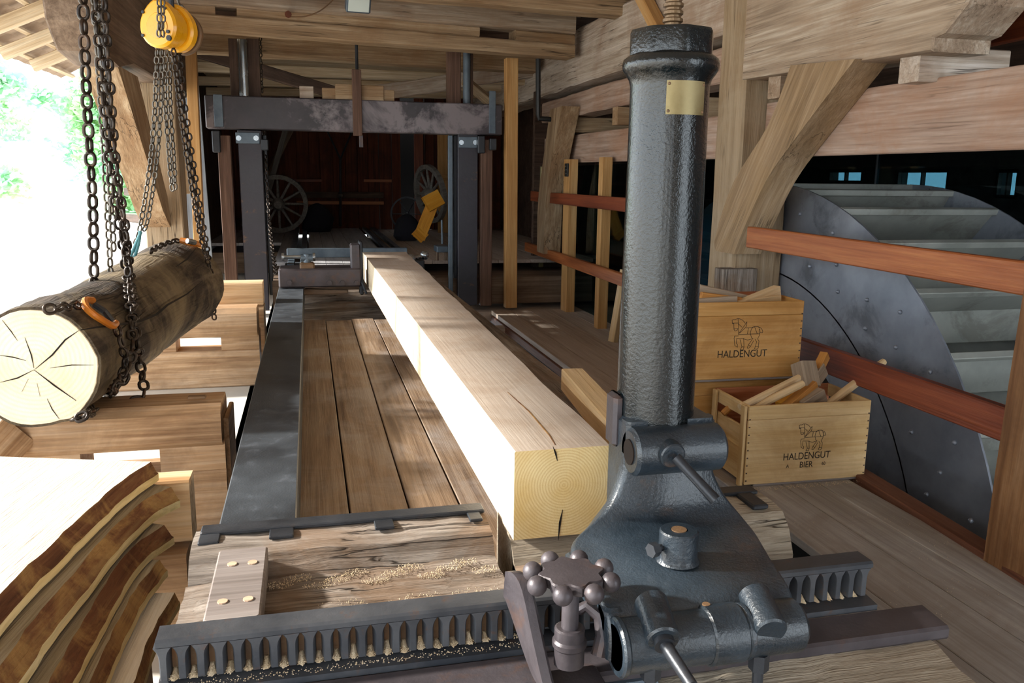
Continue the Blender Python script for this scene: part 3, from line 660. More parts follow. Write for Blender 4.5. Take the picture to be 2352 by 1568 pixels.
# ================================================================== SAW CARRIAGE
def profile_timber(name, prof, x0, x1, mats, parent, jit=.006, n=None, ang=.5, seed=0, **k):
    """profile of (y, z) points swept along world X"""
    n = n or max(3, int((x1-x0)/.03)); b_ = MB(); rs = []
    cy = sum(p[0] for p in prof)/len(prof); cz = sum(p[1] for p in prof)/len(prof)
    for i in range(n+1):
        x = (x1-x0)*i/n; r = []
        for (y, z) in prof:
            q = V((x*5, y*9+seed, z*9)); q2 = q*3.7
            r.append(V((x, y-cy+(noise.noise(q)+.5*noise.noise(q2))*jit, z-cz+(noise.noise(q+V((5, 3, 1)))+.5*noise.noise(q2+V((2, 2, 9))))*jit)))
        rs.append(r)
    b_.rings(rs, capm=1 if len(mats) > 1 else 0)
    return b_.build(name, mats, Matrix.Translation((x0, cy, cz)), parent, ang=ang, **k)
def boxp(name, a, b, mat, parent, ch=.004, W=None, **k):
    """chamfered box given by world corners, origin at its corner so the grain differs"""
    a = V(a); b = V(b); m_ = MB(); m_.cbox((0, 0, 0), tuple(b-a), ch)
    return m_.build(name, mat, Matrix.Translation(a), parent, ang=.4, **k)

ca = empty('saw_carriage', (.45, 1.9, .3), 'long saw carriage of black rails and weathered cross timbers with toothed rack', 'carriage')
timber('side_rail', (-.16, 2.12, .45), (-.16, 9.2, .45), .2, .18, [M['railtop']], ch=.004, parent=ca)
timber('side_rail', (1.04, 2.12, .43), (1.04, 8.8, .43), .2, .2, [M['weather']], ch=.01, jit=.006, parent=ca)
cp_ = [(2.135, .36), (1.92, .36), (1.915, .44), (1.95, .5), (1.985, .535), (2.03, .548), (2.08, .55), (2.135, .55)]
profile_timber('cross_timber', cp_, -.31, .44, [M['weather'], M['weather']], ca, jit=.012)
profile_timber('cross_timber', [(y, z-.015) for (y, z) in cp_], .487, 1.29, [M['weather_pale'], M['weather_pale']], ca, jit=.012, seed=4)
for (x0, x1, z_) in ((-.295, .44, .55), (.9, 1.27, .537)):
    boxp('steel_strip', (x0, 2.085, z_), (x1, 2.137, z_+.012), M['steel_dark'], ca, .003)
for (x0, x1) in ((-.295, -.245), (-.125, -.065), (.14, .19), (.39, .425)):
    boxp('strip_tab', (x0, 2.035, .549), (x1, 2.086, .558), M['steel_dark'], ca, .002)
boxp('strip_tab', (1.2, 1.99, .53), (1.25, 2.09, .546), M['steel_dark'], ca, .004)
# recess with weathered board and sawdust
rp = [(1.95, .40), (1.63, .40), (1.63, .478), (1.67, .485), (1.72, .474), (1.77, .487), (1.81, .478), (1.86, .492), (1.9, .484), (1.95, .49)]
profile_timber('recess_board', rp, -.315, .44, [M['weather'], M['weather']], ca, jit=.014, seed=2)
profile_timber('recess_board', [(y, z-.02) for (y, z) in rp], .487, 1.1, [M['old_brown'], M['weather']], ca, jit=.012, seed=3)
boxp('lower_board', (.8, 1.8, .16), (1.46, 2.3, .22), M['innerfloor'], ca, .006)
def dust(name, pts, mat, parent, h=.006, seed=0):
    """thin lumpy drift of sawdust over points (x, y, z, r)"""
    rnd = random.Random(seed); vs = []; fs = []
    for (x, y, z, r, k) in pts:
        for _ in range(k):
            a = rnd.uniform(0, 6.283); d = r*math.sqrt(rnd.random()); s_ = rnd.uniform(.0008, .0022)
            c = V((x+d*math.cos(a), y+d*math.sin(a)*.5, z+rnd.uniform(-.2, 1)*h)); n0 = len(vs)
            vs += [c+V((s_, 0, 0)), c+V((-s_*.5, s_, 0)), c+V((-s_*.5, -s_, 0)), c+V((0, 0, s_))]
            fs += [[n0, n0+1, n0+3], [n0+1, n0+2, n0+3], [n0+2, n0, n0+3], [n0, n0+2, n0+1]]
    return obj(name, mesh(name, vs, fs, mat, smooth=False), None, parent, kind='stuff')
dp = [(-.1+.5*i/11, 1.9+.03*math.sin(i*2.1), .49, .035, 130) for i in range(12)] + [(.0+.4*i/9, 1.72+.05*math.sin(i*1.7), .49, .06, 110) for i in range(10)]
dp += [(-.286+.0345*i, 1.572, .484, .016, 70) for i in range(22)] + [(-.3+.0345*i, 1.548, .478, .02, 20) for i in range(22)]
dust('sawdust', dp, M['sawdust'], ca, seed=4)
# pegged plank
pp = boxp('pegged_plank', (-.238, 1.635, .50), (-.125, 1.975, .562), M['pegplank'], ca, .004)
for (px, py) in ((533, 1296), (580, 1292), (511, 1382), (570, 1376)):
    q = PZ(px, py, .562); m_ = MB(); m_.cyl((0, 0, -.006), (0, 0, .0025), .011, n=10); m_.build('peg', M['peg'], Matrix.Translation(q), pp)
# rack with teeth
rk_ = MB()
rk_.prism([(1.622, .462), (1.535, .462), (1.535, .476), (1.592, .482), (1.596, .49), (1.596, .548), (1.588, .556), (1.563, .556), (1.563, .566), (1.568, .571), (1.622, .571)], 0, 1.585, axis='x')
rw = MB(); rw.cbox((-.31, 1.591, .486), (1.265, 1.6, .556), .001); 
rk = rk_.build('rack', M['rack'], Matrix.Translation((-.315, 0, 0)), ca, ang=.5)
rw.build('rack_web', M['rust_iron'], None, rk)
tm = MB(); tr_ = []
for (z_, wt, wr_) in ((0, .0075, .0125), (.03, .0075, .0125), (.046, .0078, .0128), (.054, .0092, .0138), (.060, .0115, .015), (.0645, .0145, .0165), (.0685, .0171, .0172)):
    tr_.append([V((-wr_, .033, z_)), V((wr_, .033, z_)), V((wt, .003, z_)), V((wt-.002, .001, z_)), V((-wt+.002, .001, z_)), V((-wt, .003, z_))])
tm.rings(tr_); tme = mesh('rack_tooth', tm.v, tm.f, M['rack'], tm.i, True, .7)
hp = MB(); rnd = random.Random(12)
for i in range(45):
    if .40 < -.286+.0345*i < .95: continue
    c_ = V((-.286+.0345*i, 1.592, .484)); hh = rnd.uniform(.008, .02); n_ = 10
    ring0 = []; ring1 = []
    for k in range(n_):
        a = math.pi+math.pi*k/(n_-1); j_ = rnd.uniform(.85, 1.15)
        ring0.append(c_+V((.0105*math.cos(a), .03*math.sin(a)*j_, 0))); ring1.append(c_+V((.006*math.cos(a)*j_, .014*math.sin(a)*j_, hh*.6*rnd.uniform(.8, 1.1))))
    top_ = [c_+V((0, 0, hh))]*n_
    hp.rings([ring0, ring1, [p+V((.004*math.cos(math.pi+math.pi*k/9), .006*math.sin(math.pi+math.pi*k/9), 0)) for k, p in enumerate(top_)]])
hp.build('sawdust_heaps', M['sawdust'], None, rk, kind='stuff')
for i in range(46):
    obj('tooth', tme, Matrix.Translation((-.303+.0345*i, 1.561, .487)), rk)
# slide bars in front of the rack
sb_ = MB(); sb_.prism([(1.53, .445), (1.445, .425), (1.44, .432), (1.44, .452), (1.447, .458), (1.53, .464)], 0, 1.72, axis='x'); sb_.build('slide_bar', M['steel_purple'], Matrix.Translation((-.33, 0, 0)), ca, ang=.4)
sb_ = MB(); sb_.prism([(1.44, .36), (1.425, .36), (1.425, .43), (1.43, .437), (1.44, .437)], 0, 1.0, axis='x'); sb_.build('slide_edge', M['bluegrey'], Matrix.Translation((-.33, 0, 0)), ca, ang=.4)
profile_timber('front_timber', [(1.46, .1), (1.2, .1), (1.19, .36), (1.23, .39), (1.3, .4), (1.36, .41), (1.42, .428), (1.46, .43)], .55, 1.345, [M['weather_pale'], M['weather_pale']], ca, jit=.012, seed=8)
profile_timber('front_timber', [(1.42, .1), (1.15, .1), (1.15, .35), (1.42, .36)], -.33, .55, [M['weather'], M['weather']], ca, jit=.01, seed=9)
boxp('end_plate', (1.19, 1.178, .3), (1.25, 1.192, .345), M['steel_dark'], ca, .003)
profile_timber('rail_support', [(2.3, .0), (2.12, .0), (2.12, .36), (2.3, .36)], -.28, .0, [M['old_dark'], M['old_dark']], ca, jit=.004)

# ================================================================== CAST-IRON CLAMP COLUMN
CX, CYY = .80, 1.80
cc = empty('clamp_column', (CX, 1.6, .57), 'tall black cast-iron clamp column with brass plate and levers', 'clamp')
def col_pt(a, r, z, power=6.5):
    """softly rounded octagon, turned a little so that one flat looks at the aisle"""
    ca_, sa_ = math.cos(a), math.sin(a)
    q = sum(abs(math.cos(a-.30-k*math.pi/4))**power for k in range(4))**(-1/power)*1.04
    return V((r*q*ca_, r*q*sa_, z))
mb = MB(); prof = [(.0925, .80), (.091, 1.0), (.089, 1.3), (.0875, 1.55), (.0875, 1.655), (.091, 1.67), (.1, 1.683), (.1055, 1.692), (.107, 1.702), (.104, 1.713), (.095, 1.72), (.088, 1.724)]
mb.rings([[col_pt(2*math.pi*k/128, r, z) for k in range(128)] for r, z in prof])
W0 = Matrix.Translation((CX, CYY, 0))
colm = mb.build('column', M['castiron'], W0, cc, ang=.9)
mb = MB(); mb.rings([[col_pt(2*math.pi*k/64, r, z, 40) for k in range(64)] for r, z in ((.086, 1.718), (.086, 1.768), (.083, 1.775), (.06, 1.778))]); mb.build('cap', M['castiron'], W0, cc, ang=.6)
mb = MB(); pr_ = [(.0, 1.76)]
z = 1.762
while z < 2.3: pr_ += [(.0225, z), (.0225, z+.006), (.018, z+.009), (.018, z+.013)]; z += .016
mb.lathe([p for p in pr_[1:]], n=20); mb.build('screw', M['screw'], W0, cc, ang=.3)
# brass plate wrapped on the column
a0, a1 = math.radians(-118), math.radians(-58); vs = []; fs = []; N = 14
for i in range(N+1):
    a = a0+(a1-a0)*i/N
    for (rr_, zz) in ((.0875, 1.59), (.0897, 1.59), (.0897, 1.661), (.0875, 1.661)): vs.append(col_pt(a, rr_, zz))
for i in range(N):
    for j in range(4): fs.append([i*4+j, i*4+(j+1) % 4, i*4+4+(j+1) % 4, i*4+4+j])
fs += [[0, 1, 2, 3], [N*4+3, N*4+2, N*4+1, N*4]]
pl = obj('name_plate', mesh('name_plate', vs, fs, M['brass'], ang=.5), W0, cc, label='dull brass maker\'s plate')
for a in (a0+.06, a1-.06):
    for zz in (1.597, 1.654):
        m_ = MB(); m_.sphere(col_pt(a, .0897, zz), .0035, 8); m_.build('rivet', M['rust_iron'], W0, pl)
# base casting
def cast(sections, th, name, mat, parent, nx=10, round_=.012):
    """loft: each section (y, z, x0, x1) on the outer skin; the inner skin lies th behind along the local normal"""
    b_ = MB(); rs = []
    n = len(sections)
    for i, (y, z, x0, x1) in enumerate(sections):
        ya, za = sections[max(i-1, 0)][:2]; yb, zb = sections[min(i+1, n-1)][:2]
        t = V((yb-ya, zb-za)).normalized(); nr = V((-t.y, t.x))      # inward
        if nr.x < -.0: pass
        inn = V((y, z)) + V((abs(nr.x), -abs(nr.y)))*th
        mid = V((y, z)) + V((abs(nr.x), -abs(nr.y)))*round_
        ring = [V((x0, mid.x, mid.y)), V((x0+round_*.35, y+(mid.x-y)*.35, z+(mid.y-z)*.35)), V((x0+round_, y, z)), V((x1-round_, y, z)), V((x1-round_*.35, y+(mid.x-y)*.35, z+(mid.y-z)*.35)), V((x1, mid.x, mid.y)), V((x1, inn.x, inn.y)), V((x0, inn.x, inn.y))]
        rs.append(ring)
    b_.rings(rs); return b_.build(name, mat, None, parent, ang=.9)
secs = smooth_pts([(1.722, .90, .70, .922), (1.722, .82, .70, .922), (1.72, .76, .69, .93), (1.712, .705, .662, .958), (1.70, .672, .615, .985), (1.672, .65, .56, 1.0), (1.62, .643, .54, .995), (1.5, .636, .535, .965), (1.43, .634, .535, .95), (1.395, .625, .535, .945), (1.375, .6, .535, .945), (1.368, .565, .535, .945), (1.368, .53, .535, .945)], 3)
base = cast(secs, .035, 'base_casting', M['castbase'], cc)
mb = MB(); mb.cbox((.535, 1.39, .575), (.575, 1.66, .628), .006); mb.build('base_flange', M['castbase'], None, cc)
mb = MB(); mb.cbox((.9, 1.42, .575), (.945, 1.62, .628), .006); mb.build('base_flange', M['castbase'], None, cc)
boxp('back_web', (.70, 1.722, .62), (.925, 1.85, .9), M['castbase'], cc, .01)
# knuckle with lever
mb = MB(); mb.cyl((.70, 1.705, .835), (.925, 1.705, .835), .056, n=28, ch=.008)
kn = mb.build('knuckle', M['castbase'], None, cc)
pb = PY(1547, 1048, 1.64); mb = MB(); mb.cyl(pb+V((0, .05, .008)), pb, .03, n=20, ch=.003); mb.build('boss', M['castbase'], None, kn)
e1 = PY(1552, 1050, 1.63); e2 = PY(1643, 1148, 1.56); mb = MB(); mb.tube([e1, e1.lerp(e2, .5), e2], [.012, .0115, .013], 12); mb.build('lever', M['steel_dark'], None, cc)
mb = MB(); mb.cyl((.697, 1.705, .835), (.702, 1.705, .835), .03, n=18); mb.build('bore_shade', M['crack'], None, kn)  # dark disc: the shade inside the hole is painted on
# round socket on the deck with a set screw
q = PZ(1556, 1285, .64); mb = MB(); mb.lathe([(.048, 0), (.044, .006), (.042, .012), (.042, .066), (.039, .07), (.018, .07), (.017, .03)], n=28); so = mb.build('socket', M['castbase'], Matrix.Translation(q), cc)
mb = MB(); mb.cyl(q+V((0, 0, .068)), q+V((0, 0, .0715)), .0165, n=16); mb.build('plug', M['rust_iron'], None, so)
mb = MB(); mb.tube([q+V((-.04, -.005, .035)), q+V((-.058, -.012, .036))], .008, 8); mb.tube([q+V((-.055, -.011, .036)), q+V((-.072, -.017, .036))], .016, 6); mb.build('set_screw', M['steel_dark'], None, so, ang=.4)
# barrel across the front
ba = PY(1412, 1478, 1.355); bb = PY(1832, 1440, 1.355); bz = .5*(ba.z+bb.z); ba.z = bb.z = bz
mb = MB(); mb.cyl(ba, bb, .053, n=32, ch=.01); br = mb.build('barrel', M['castbase'], None, cc)
for (t0, t1, r_) in ((.0, .04, .057), (.47, .66, .058), (.66, .70, .055)):
    mb = MB(); mb.cyl(ba.lerp(bb, t0), ba.lerp(bb, t1), r_, n=32, ch=.004); mb.build('collar', M['castbase'], None, br)
for (px, py, r_, lab) in ((1524, 1472, .033, 1), (1772, 1452, .033, 0)):
    q = PY(px, py, 1.30); d_ = V((.12, .93, .30)).normalized()
    mb = MB(); mb.cyl(q, q+d_*.1, r_, n=24, ch=.004); bs = mb.build('boss', M['castbase'], None, br)
    if lab:
        mb = MB(); mb.cyl(q-d_*.012, q, .02, n=16); mb.build('washer', M['steel_dark'], None, bs)
        q2 = PY(1590, 1575, 1.2); mb = MB(); mb.tube([q-d_*.005, q2], [.013, .011], 12); mb.build('lever', M['steel_dark'], None, cc)
for (px, py) in ((1494, 1550), (1742, 1530)):
    q = PY(px, py, 1.33); mb = MB(); mb.tube([q+V((0, 0, .03)), q+V((0, 0, -.005))], .02, 6); mb.tube([q, q+V((0, 0, -.04))], .011, 10); mb.build('bolt', M['steel_dark'], None, br, ang=.4)
q = PZ(1622, 1388, .625); mb = MB(); mb.cyl(q+V((0, 0, -.004)), q+V((0, 0, .002)), .008, n=10); mb.build('oil_hole', M['rust_iron'], None, base)
# dog clamp beside the column
mb = MB(); mb.cbox((.688, 1.78, .82), (.716, 1.84, .95), .01); mb.build('side_lug', M['steel_purple'], None, cc)

# handwheel on its bracket
hw = empty('star_handwheel', (.47, 1.4, .46), 'star-shaped iron hand knob with eight balls on its bracket', 'handwheel')
hc = PZ(1312, 1322, .70)
mb = MB(); pts_o = []
for k in range(48):
    a = 2*math.pi*k/48; r_ = .061+.006*math.cos(8*a); pts_o.append((r_*math.cos(a), r_*math.sin(a)))
mb.prism(pts_o, -.012, .010, ch=.003); ds = mb.build('star_disc', M['steel_purple'], Matrix.Translation(hc), hw)
sm = MB(); sm.sphere((0, 0, 0), .0195, 14); sme = mesh('ball', sm.v, sm.f, M['steel_purple'], sm.i, True, 1.0)
for k in range(8):
    a = 2*math.pi*(k+.35)/8; obj('ball', sme, Matrix.Translation(hc+V((.077*math.cos(a), .077*math.sin(a), -.002))), ds)
mb = MB(); mb.cyl((0, 0, -.115), (0, 0, -.01), .017, n=18); mb.build('spindle', M['steel_purple'], Matrix.Translation(hc), hw)
mb = MB(); mb.lathe([(.03, -.185), (.03, -.15), (.034, -.145), (.034, -.135), (.03, -.13), (.03, -.11), (.026, -.107)], n=24); mb.build('collar', M['steel_purple'], Matrix.Translation(hc), hw)
lc = [PY(1170, 1310, 1.5), PY(1210, 1300, 1.5)]
def cheek(px_list, Yn, Yf, th, name):
    poly = [(0, 0)]
# left cheek: thick curved plate rising to the back left
c_out = smooth_pts([(1.525, .662), (1.50, .668), (1.47, .645), (1.42, .56), (1.375, .485), (1.355, .455)], 3)
c_in = smooth_pts([(1.54, .60), (1.53, .57), (1.50, .53), (1.47, .49), (1.45, .46), (1.44, .45)], 3)
xb0 = PY(1180, 1320, 1.5).x; xb1 = PY(1280, 1520, 1.37).x
mb = MB(); rs = []
for i, (o_, n_) in enumerate(zip(c_out, c_in)):
    t = i/(len(c_out)-1); x_ = xb0+(xb1-xb0)*t
    rs.append([V((x_-.012, *o_)), V((x_+.006, *o_)), V((x_+.012, o_[0]+.006, o_[1]-.004)), V((x_+.012, *n_)), V((x_-.012, *n_))])
mb.rings(rs); mb.build('left_cheek', M['steel_purple'], None, hw, ang=.5)
mb = MB(); mb.cbox((xb1-.01, 1.355, .445), (hc.x+.075, 1.46, .47), .004); mb.build('bracket_base', M['steel_purple'], None, hw)
arc = [PY(1375, 1505, 1.40), PY(1385, 1460, 1.41), PY(1378, 1415, 1.43), PY(1350, 1390, 1.45), PY(1330, 1400, 1.46)]
mb = MB(); mb.tube(arc, [.016, .015, .014, .013, .012], 10); mb.build('right_cheek', M['steel_purple'], None, hw)

# ================================================================== BEAM BEING SAWN
mb = MB(); rs = []; NB = 60; NS = 0
for i in range(NB+1):
    t = i/NB; y = 1.945+(7.72-1.945)*t
    xl = .487-.018*t+.0015*noise.noise(V((y*3, 0, 0))); xr = .742+.125*t+.012*noise.noise(V((y*2.1, 3, 0)))+.004*noise.noise(V((y*9, 3, 0)))
    rs.append([V((y-1.945, -(xl-.6), -.12)), V((y-1.945, -(xl-.6), .117)), V((y-1.945, -(xl-.6)-.003, .12)), V((y-1.945, -(xr-.6), .12)), V((y-1.945, -(xr-.6)-.012, .09)), V((y-1.945, -(xr-.6), -.12))])
k_ = 6; b_ = MB(); b_.v = [p for r in rs for p in r]
for j in range(NB):
    for i in range(k_):
        b_.f.append([j*k_+i, j*k_+(i+1) % k_, (j+1)*k_+(i+1) % k_, (j+1)*k_+i]); b_.i.append({0: 0, 1: 0, 2: 1, 3: 3, 4: 0, 5: 0}[i])
b_.f += [list(range(k_))[::-1], [NB*k_+i for i in range(k_)]]; b_.i += [2, 2]
bmx = b_.build('sawn_beam', [M['fresh'], M['fresh_top'], M['fresh_end'], M['slab_bark']], frame((.6, 1.945, .65), (0, 1, 0)), ang=.4, label='long freshly sawn squared timber lying on the carriage', cat='timber')
def strip_mesh(name, pts, w_, mat, W, parent, nrm_=(0, 0, 1), th=.0012, taper=True, **k):
    """thin crack / stroke ribbon following points"""
    nrm_ = V(nrm_).normalized(); vs = []; fs = []; n = len(pts)
    for i, p in enumerate(pts):
        p = V(p); t = (V(pts[min(i+1, n-1)])-V(pts[max(i-1, 0)])).normalized(); s_ = nrm_.cross(t).normalized()
        ww = w_*(1-.8*abs(2*i/(n-1)-1)**2 if taper else 1)/2
        vs += [p-s_*ww, p+s_*ww, p+s_*ww+nrm_*th, p-s_*ww+nrm_*th]
    for i in range(n-1):
        for j in range(4): fs.append([i*4+j, i*4+(j+1) % 4, i*4+4+(j+1) % 4, i*4+4+j])
    fs += [[0, 1, 2, 3], [n*4-1, n*4-2, n*4-3, n*4-4]]
    return obj(name, mesh(name, vs, fs, mat, smooth=False), W, parent, **k)
strip_mesh('end_crack', [PY(1292, 1170, 1.944), PY(1286, 1200, 1.944), PY(1282, 1240, 1.944)], .006, M['crack'], None, bmx, (0, -1, 0))
strip_mesh('end_crack', [PY(1270, 1025, 1.944), PY(1276, 1040, 1.944), PY(1280, 1058, 1.944)], .005, M['crack'], None, bmx, (0, -1, 0))
strip_mesh('top_crack', [PZ(*p, .7705) for p in ((1275, 1022), (1262, 1000), (1215, 945), (1165, 900))], .004, M['slab_bark'], None, bmx)
timber('bearer', (.5, 7.3, .5), (1.1, 7.3, .5), .14, .05, [M['old_dark']], parent=ca)
timber('loose_batten', (.868, 2.06, .70), (.957, 2.93, .70), .085, .085, [M['stick'], M['peg']], ch=.004, label='short pale batten leaning against the sawn timber near the column', cat='batten')
timber('batten_block', (.82, 2.35, .585), (1.08, 2.35, .585), .1, .13, [M['old_brown']], label='small dark block under the pale batten', cat='block')

# ================================================================== FAR CLAMP ON THE CARRIAGE
fc = empty('far_clamp', (.1, 7, .54), 'purple-grey iron clamp block on the carriage at the far beam end', 'clamp')
boxp('clamp_body', (-.258, 7.0, .545), (.412, 7.32, .70), M['steel_purple'], fc, .012)
for px in (665, 757, 787, 819):
    q = PY(px, 649, 6.995); mb = MB(); mb.tube([q+V((0, .02, 0)), q+V((0, -.012, 0))], .022, 6); mb.build('bolt', M['steel_purple'], None, fc, ang=.4)
mb = MB(); q0 = PY(647, 590, 7.1); q1 = PY(724, 590, 7.1); mb.tube([q0, q1], .016, 10)
mb.cyl(q0, q0+V((.02, 0, 0)), .035, n=14); mb.cyl(q1-V((.02, 0, 0)), q1, .035, n=14); mb.build('screw_handle', M['chrome'], None, fc)
q = PY(705, 592, 7.1); mb = MB(); mb.cyl(V((q.x, q.y, .70)), V((q.x, q.y, q.z+.03)), .03, n=14); mb.cyl(V((q.x-.05, q.y, q.z)), V((q.x+.05, q.y, q.z)), .03, n=14); mb.build('screw_nut', M['bluegrey'], None, fc)
boxp('nut_block', (q.x-.06, 7.03, .69), (q.x+.06, 7.16, .745), M['rust_iron'], fc, .012)
boxp('jaw', (.33, 7.02, .55), (.41, 7.16, .90), M['steel_purple'], fc, .01)
boxp('jaw_face', (.40, 7.03, .47), (.43, 7.2, .92), M['steel_dark'], fc, .008)
mb = MB(); mb.tube([PY(818, 562, 7.1), PY(826, 570, 7.1), PY(828, 620, 7.1), PY(832, 650, 7.0), PY(842, 675, 6.98)], [.02, .014, .014, .014, .01], 8); mb.build('dog_hook', M['steel_dark'], None, fc)
timber('tool_wedge', (-.05, 7.1, .5), (.3, 7.05, .5), .1, .05, [M['old_brown']], parent=fc, taper=.5)
boxp('cross_bar', (-.22, 8.4, .66), (.96, 8.46, .75), M['bluegrey'], fc, .006)
hq = PY(962, 605, 7.9)
mb = MB(); a_ = PY(944, 594, 7.9); b2 = PY(975, 586, 7.95); mb.tube([a_, b2], .02, 10); mb.sphere(a_, .045, 12); mb.sphere(b2, .045, 12); mb.build('ball_handle', M['chrome'], None, fc)
boxp('handle_base', (.9, 7.85, .54), (1.06, 8.05, .68), M['steel_dark'], fc, .01)

# ================================================================== SAW FRAME
sf = empty('gang_saw', (.5, 9, 0), 'dark upright saw frame with wide patched lintel above the carriage', 'saw frame')
LY = 9.0
li = boxp('lintel', (-.96, LY-.06, 1.905), (2.06, LY+.14, 2.225), M['frameblack'], sf, .01)
boxp('end_bracket', (-.875, LY-.075, 1.92), (-.79, LY-.058, 2.23), M['bluegrey'], sf, .003)
boxp('end_bracket', (1.91, LY-.075, 1.92), (1.98, LY-.058, 2.36), M['bluegrey'], sf, .003)
def vpost(name, pxl, pxr, y0, y1, Y_, d, mat, parent, zb=None, **k):
    a = PY(pxl, y0, Y_); b = PY(pxr, y0, Y_); a2 = PY(pxl, y1, Y_); w_ = b.x-a.x; cx = (a.x+b.x)/2
    z0 = a2.z if zb is None else zb
    return boxp(name, (a.x, Y_, z0), (b.x, Y_+d, a.z), mat, parent, .006, **k)
lp = vpost('left_post', 545, 600, 298, 700, 9.0, .14, M['framewood'], sf, zb=.05)
vpost('left_guide', 498, 528, 310, 700, 8.96, .1, alt('framebrown', 2), sf, zb=.05)
rp_ = vpost('right_post', 1052, 1098, 306, 700, 9.0, .14, M['framewood'], sf, zb=.05)
vpost('right_guide', 1105, 1132, 320, 700, 8.96, .1, alt('framebrown', 2), sf, zb=.05)
vpost('steel_guide', 1030, 1040, 310, 700, 9.05, .06, M['bluegrey'], sf, zb=.2)
vpost('steel_guide', 1042, 1050, 310, 700, 9.1, .06, M['steel_dark'], sf, zb=.2)
vpost('steel_guide', 603, 612, 310, 640, 9.1, .06, M['steel_dark'], sf, zb=.2)
for (pxs, yy, par) in (((548, 588), 317, lp), ((1060, 1092), 327, rp_)):
    a = PY(pxs[0]-6, yy+12, 8.985); b = PY(pxs[1]+8, yy-12, 8.985)
    cl = boxp('clasp', (a.x, 8.975, a.z), (b.x, 9.0, b.z), M['bluegrey'], sf, .003)
    for px in pxs:
        q = PY(px, yy, 8.97); mb = MB(); mb.cyl(q, q+V((0, .02, 0)), .026, n=14); mb.cyl(q+V((0, -.008, 0)), q, .014, n=8); mb.build('nut', M['chrome'], None, cl)
for (px, y0, y1) in ((497, 300, 350), (1105, 312, 352), (1132, 318, 345), (608, 320, 345)):
    a = PY(px-8, y1, 8.93); b = PY(px+8, y0, 8.93); boxp('roller_bracket', (a.x, 8.9, a.z), (b.x, 8.98, b.z), M['steel_dark'], sf, .008)
# rods above the lintel
for (px, m_, r_) in ((562, 'chrome', .05), (1072, 'bluegrey', .04)):
    a = PY(px, 225, 9.1); mb = MB(); mb.cyl((a.x, 9.1, 2.2), (a.x, 9.1, 2.78), r_, n=18); mb.build('guide_rod', M[m_], None, sf)
for (pl_, pr2, m_) in ((531, 552, 'old_dark'), (572, 594, 'old_dark'), (1027, 1058, 'framebrown'), (1080, 1086, 'framebrown')):
    a = PY(pl_, 228, 9.15); b = PY(pr2, 90, 9.15); boxp('rod_board', (a.x, 9.13, 2.2), (b.x, 9.22, b.z), alt(m_, 2), sf, .004)
# saw blade hanger
a = PY(812, 338, 8.92); b = PY(829, 160, 8.92)
hg = boxp('blade_hanger', (a.x, 8.9, PY(820, 312, 8.92).z), (b.x, 8.935, b.z), alt('framebrown', 2), sf, .004)
boxp('hanger_hook', (PY(815, 0, 8.92).x+.01, 8.905, PY(820, 338, 8.92).z), (PY(828, 0, 8.92).x-.005, 8.93, PY(820, 310, 8.92).z), M['steel_purple'], hg, .003)
q = PY(820, 163, 8.92); mb = MB(); mb.cyl(q, (q.x, q.y, q.z+.3), .016, n=8); mb.build('hanger_rod', M['steel_dark'], None, hg)
for (x0, x1, z1) in ((740, 905, 208), (770, 880, 198)):
    a = PY(x0, 222, 9.02); b = PY(x1, z1, 9.02); boxp('saddle_board', (a.x, 8.98-(.02 if x0 > 750 else 0), 2.222), (b.x, 9.08, b.z), M['old_warm'], sf, .004)
a = PY(688, 213, 9.0); b = PY(720, 203, 9.0); boxp('block', (a.x, 9.0, 2.22), (b.x, 9.1, b.z+.02), M['old_pale'], sf, .003)
# paint peel patches are part of the lintel paint; thin chain by the left post
# ================================================================== LOG
LP = smooth_pts([(-.965, 3.2, .765, .218), (-.965, 3.5, .757, .222), (-.945, 3.9, .742, .23), (-.91, 4.5, .742, .245), (-.85, 5.1, .768, .262), (-.785, 5.5, .79, .268)], 8)
lg = empty('hanging_log', LP[0][:3], 'dark barked log hanging in chains with pale cut end', 'log')
mb = MB(); rs = []; NR = 40; d0 = (V(LP[6][:3])-V(LP[0][:3])).normalized()
c0 = V(LP[0][:3]); WL = frame(c0, V(LP[-1][:3])-c0, (0, 0, 1)); WLi = WL.inverted(); ringsW = []
for i, (x_, y_, z_, r_) in enumerate(LP):
    p = V((x_, y_, z_)); t = (V(LP[min(i+1, len(LP)-1)][:3])-V(LP[max(i-1, 0)][:3])).normalized()
    if i < 2: t = V((-.0, 1, .0)).lerp(t, .55).normalized()
    sx = t.cross(V((0, 0, 1))).normalized(); sz = sx.cross(t); ring = []
    for k in range(NR):
        a = 2*math.pi*k/NR
        q = V((math.cos(a)*1.6, math.sin(a)*1.6, i*.22)); rr_ = r_*(1+.05*noise.noise(q)+.03*noise.noise(q*3+V((4, 4, 4)))+.012*noise.noise(q*9))
        if i >= len(LP)-3: rr_ *= (1, .96, .86)[i-len(LP)+3]
        ring.append(p+sx*math.cos(a)*rr_+sz*math.sin(a)*rr_)
    ringsW.append(ring)
mb.rings([[WLi @ p for p in r] for r in ringsW], capm=1); mb.build('bark', [M['bark'], M['log_wood_far']], WL, lg, ang=.9)
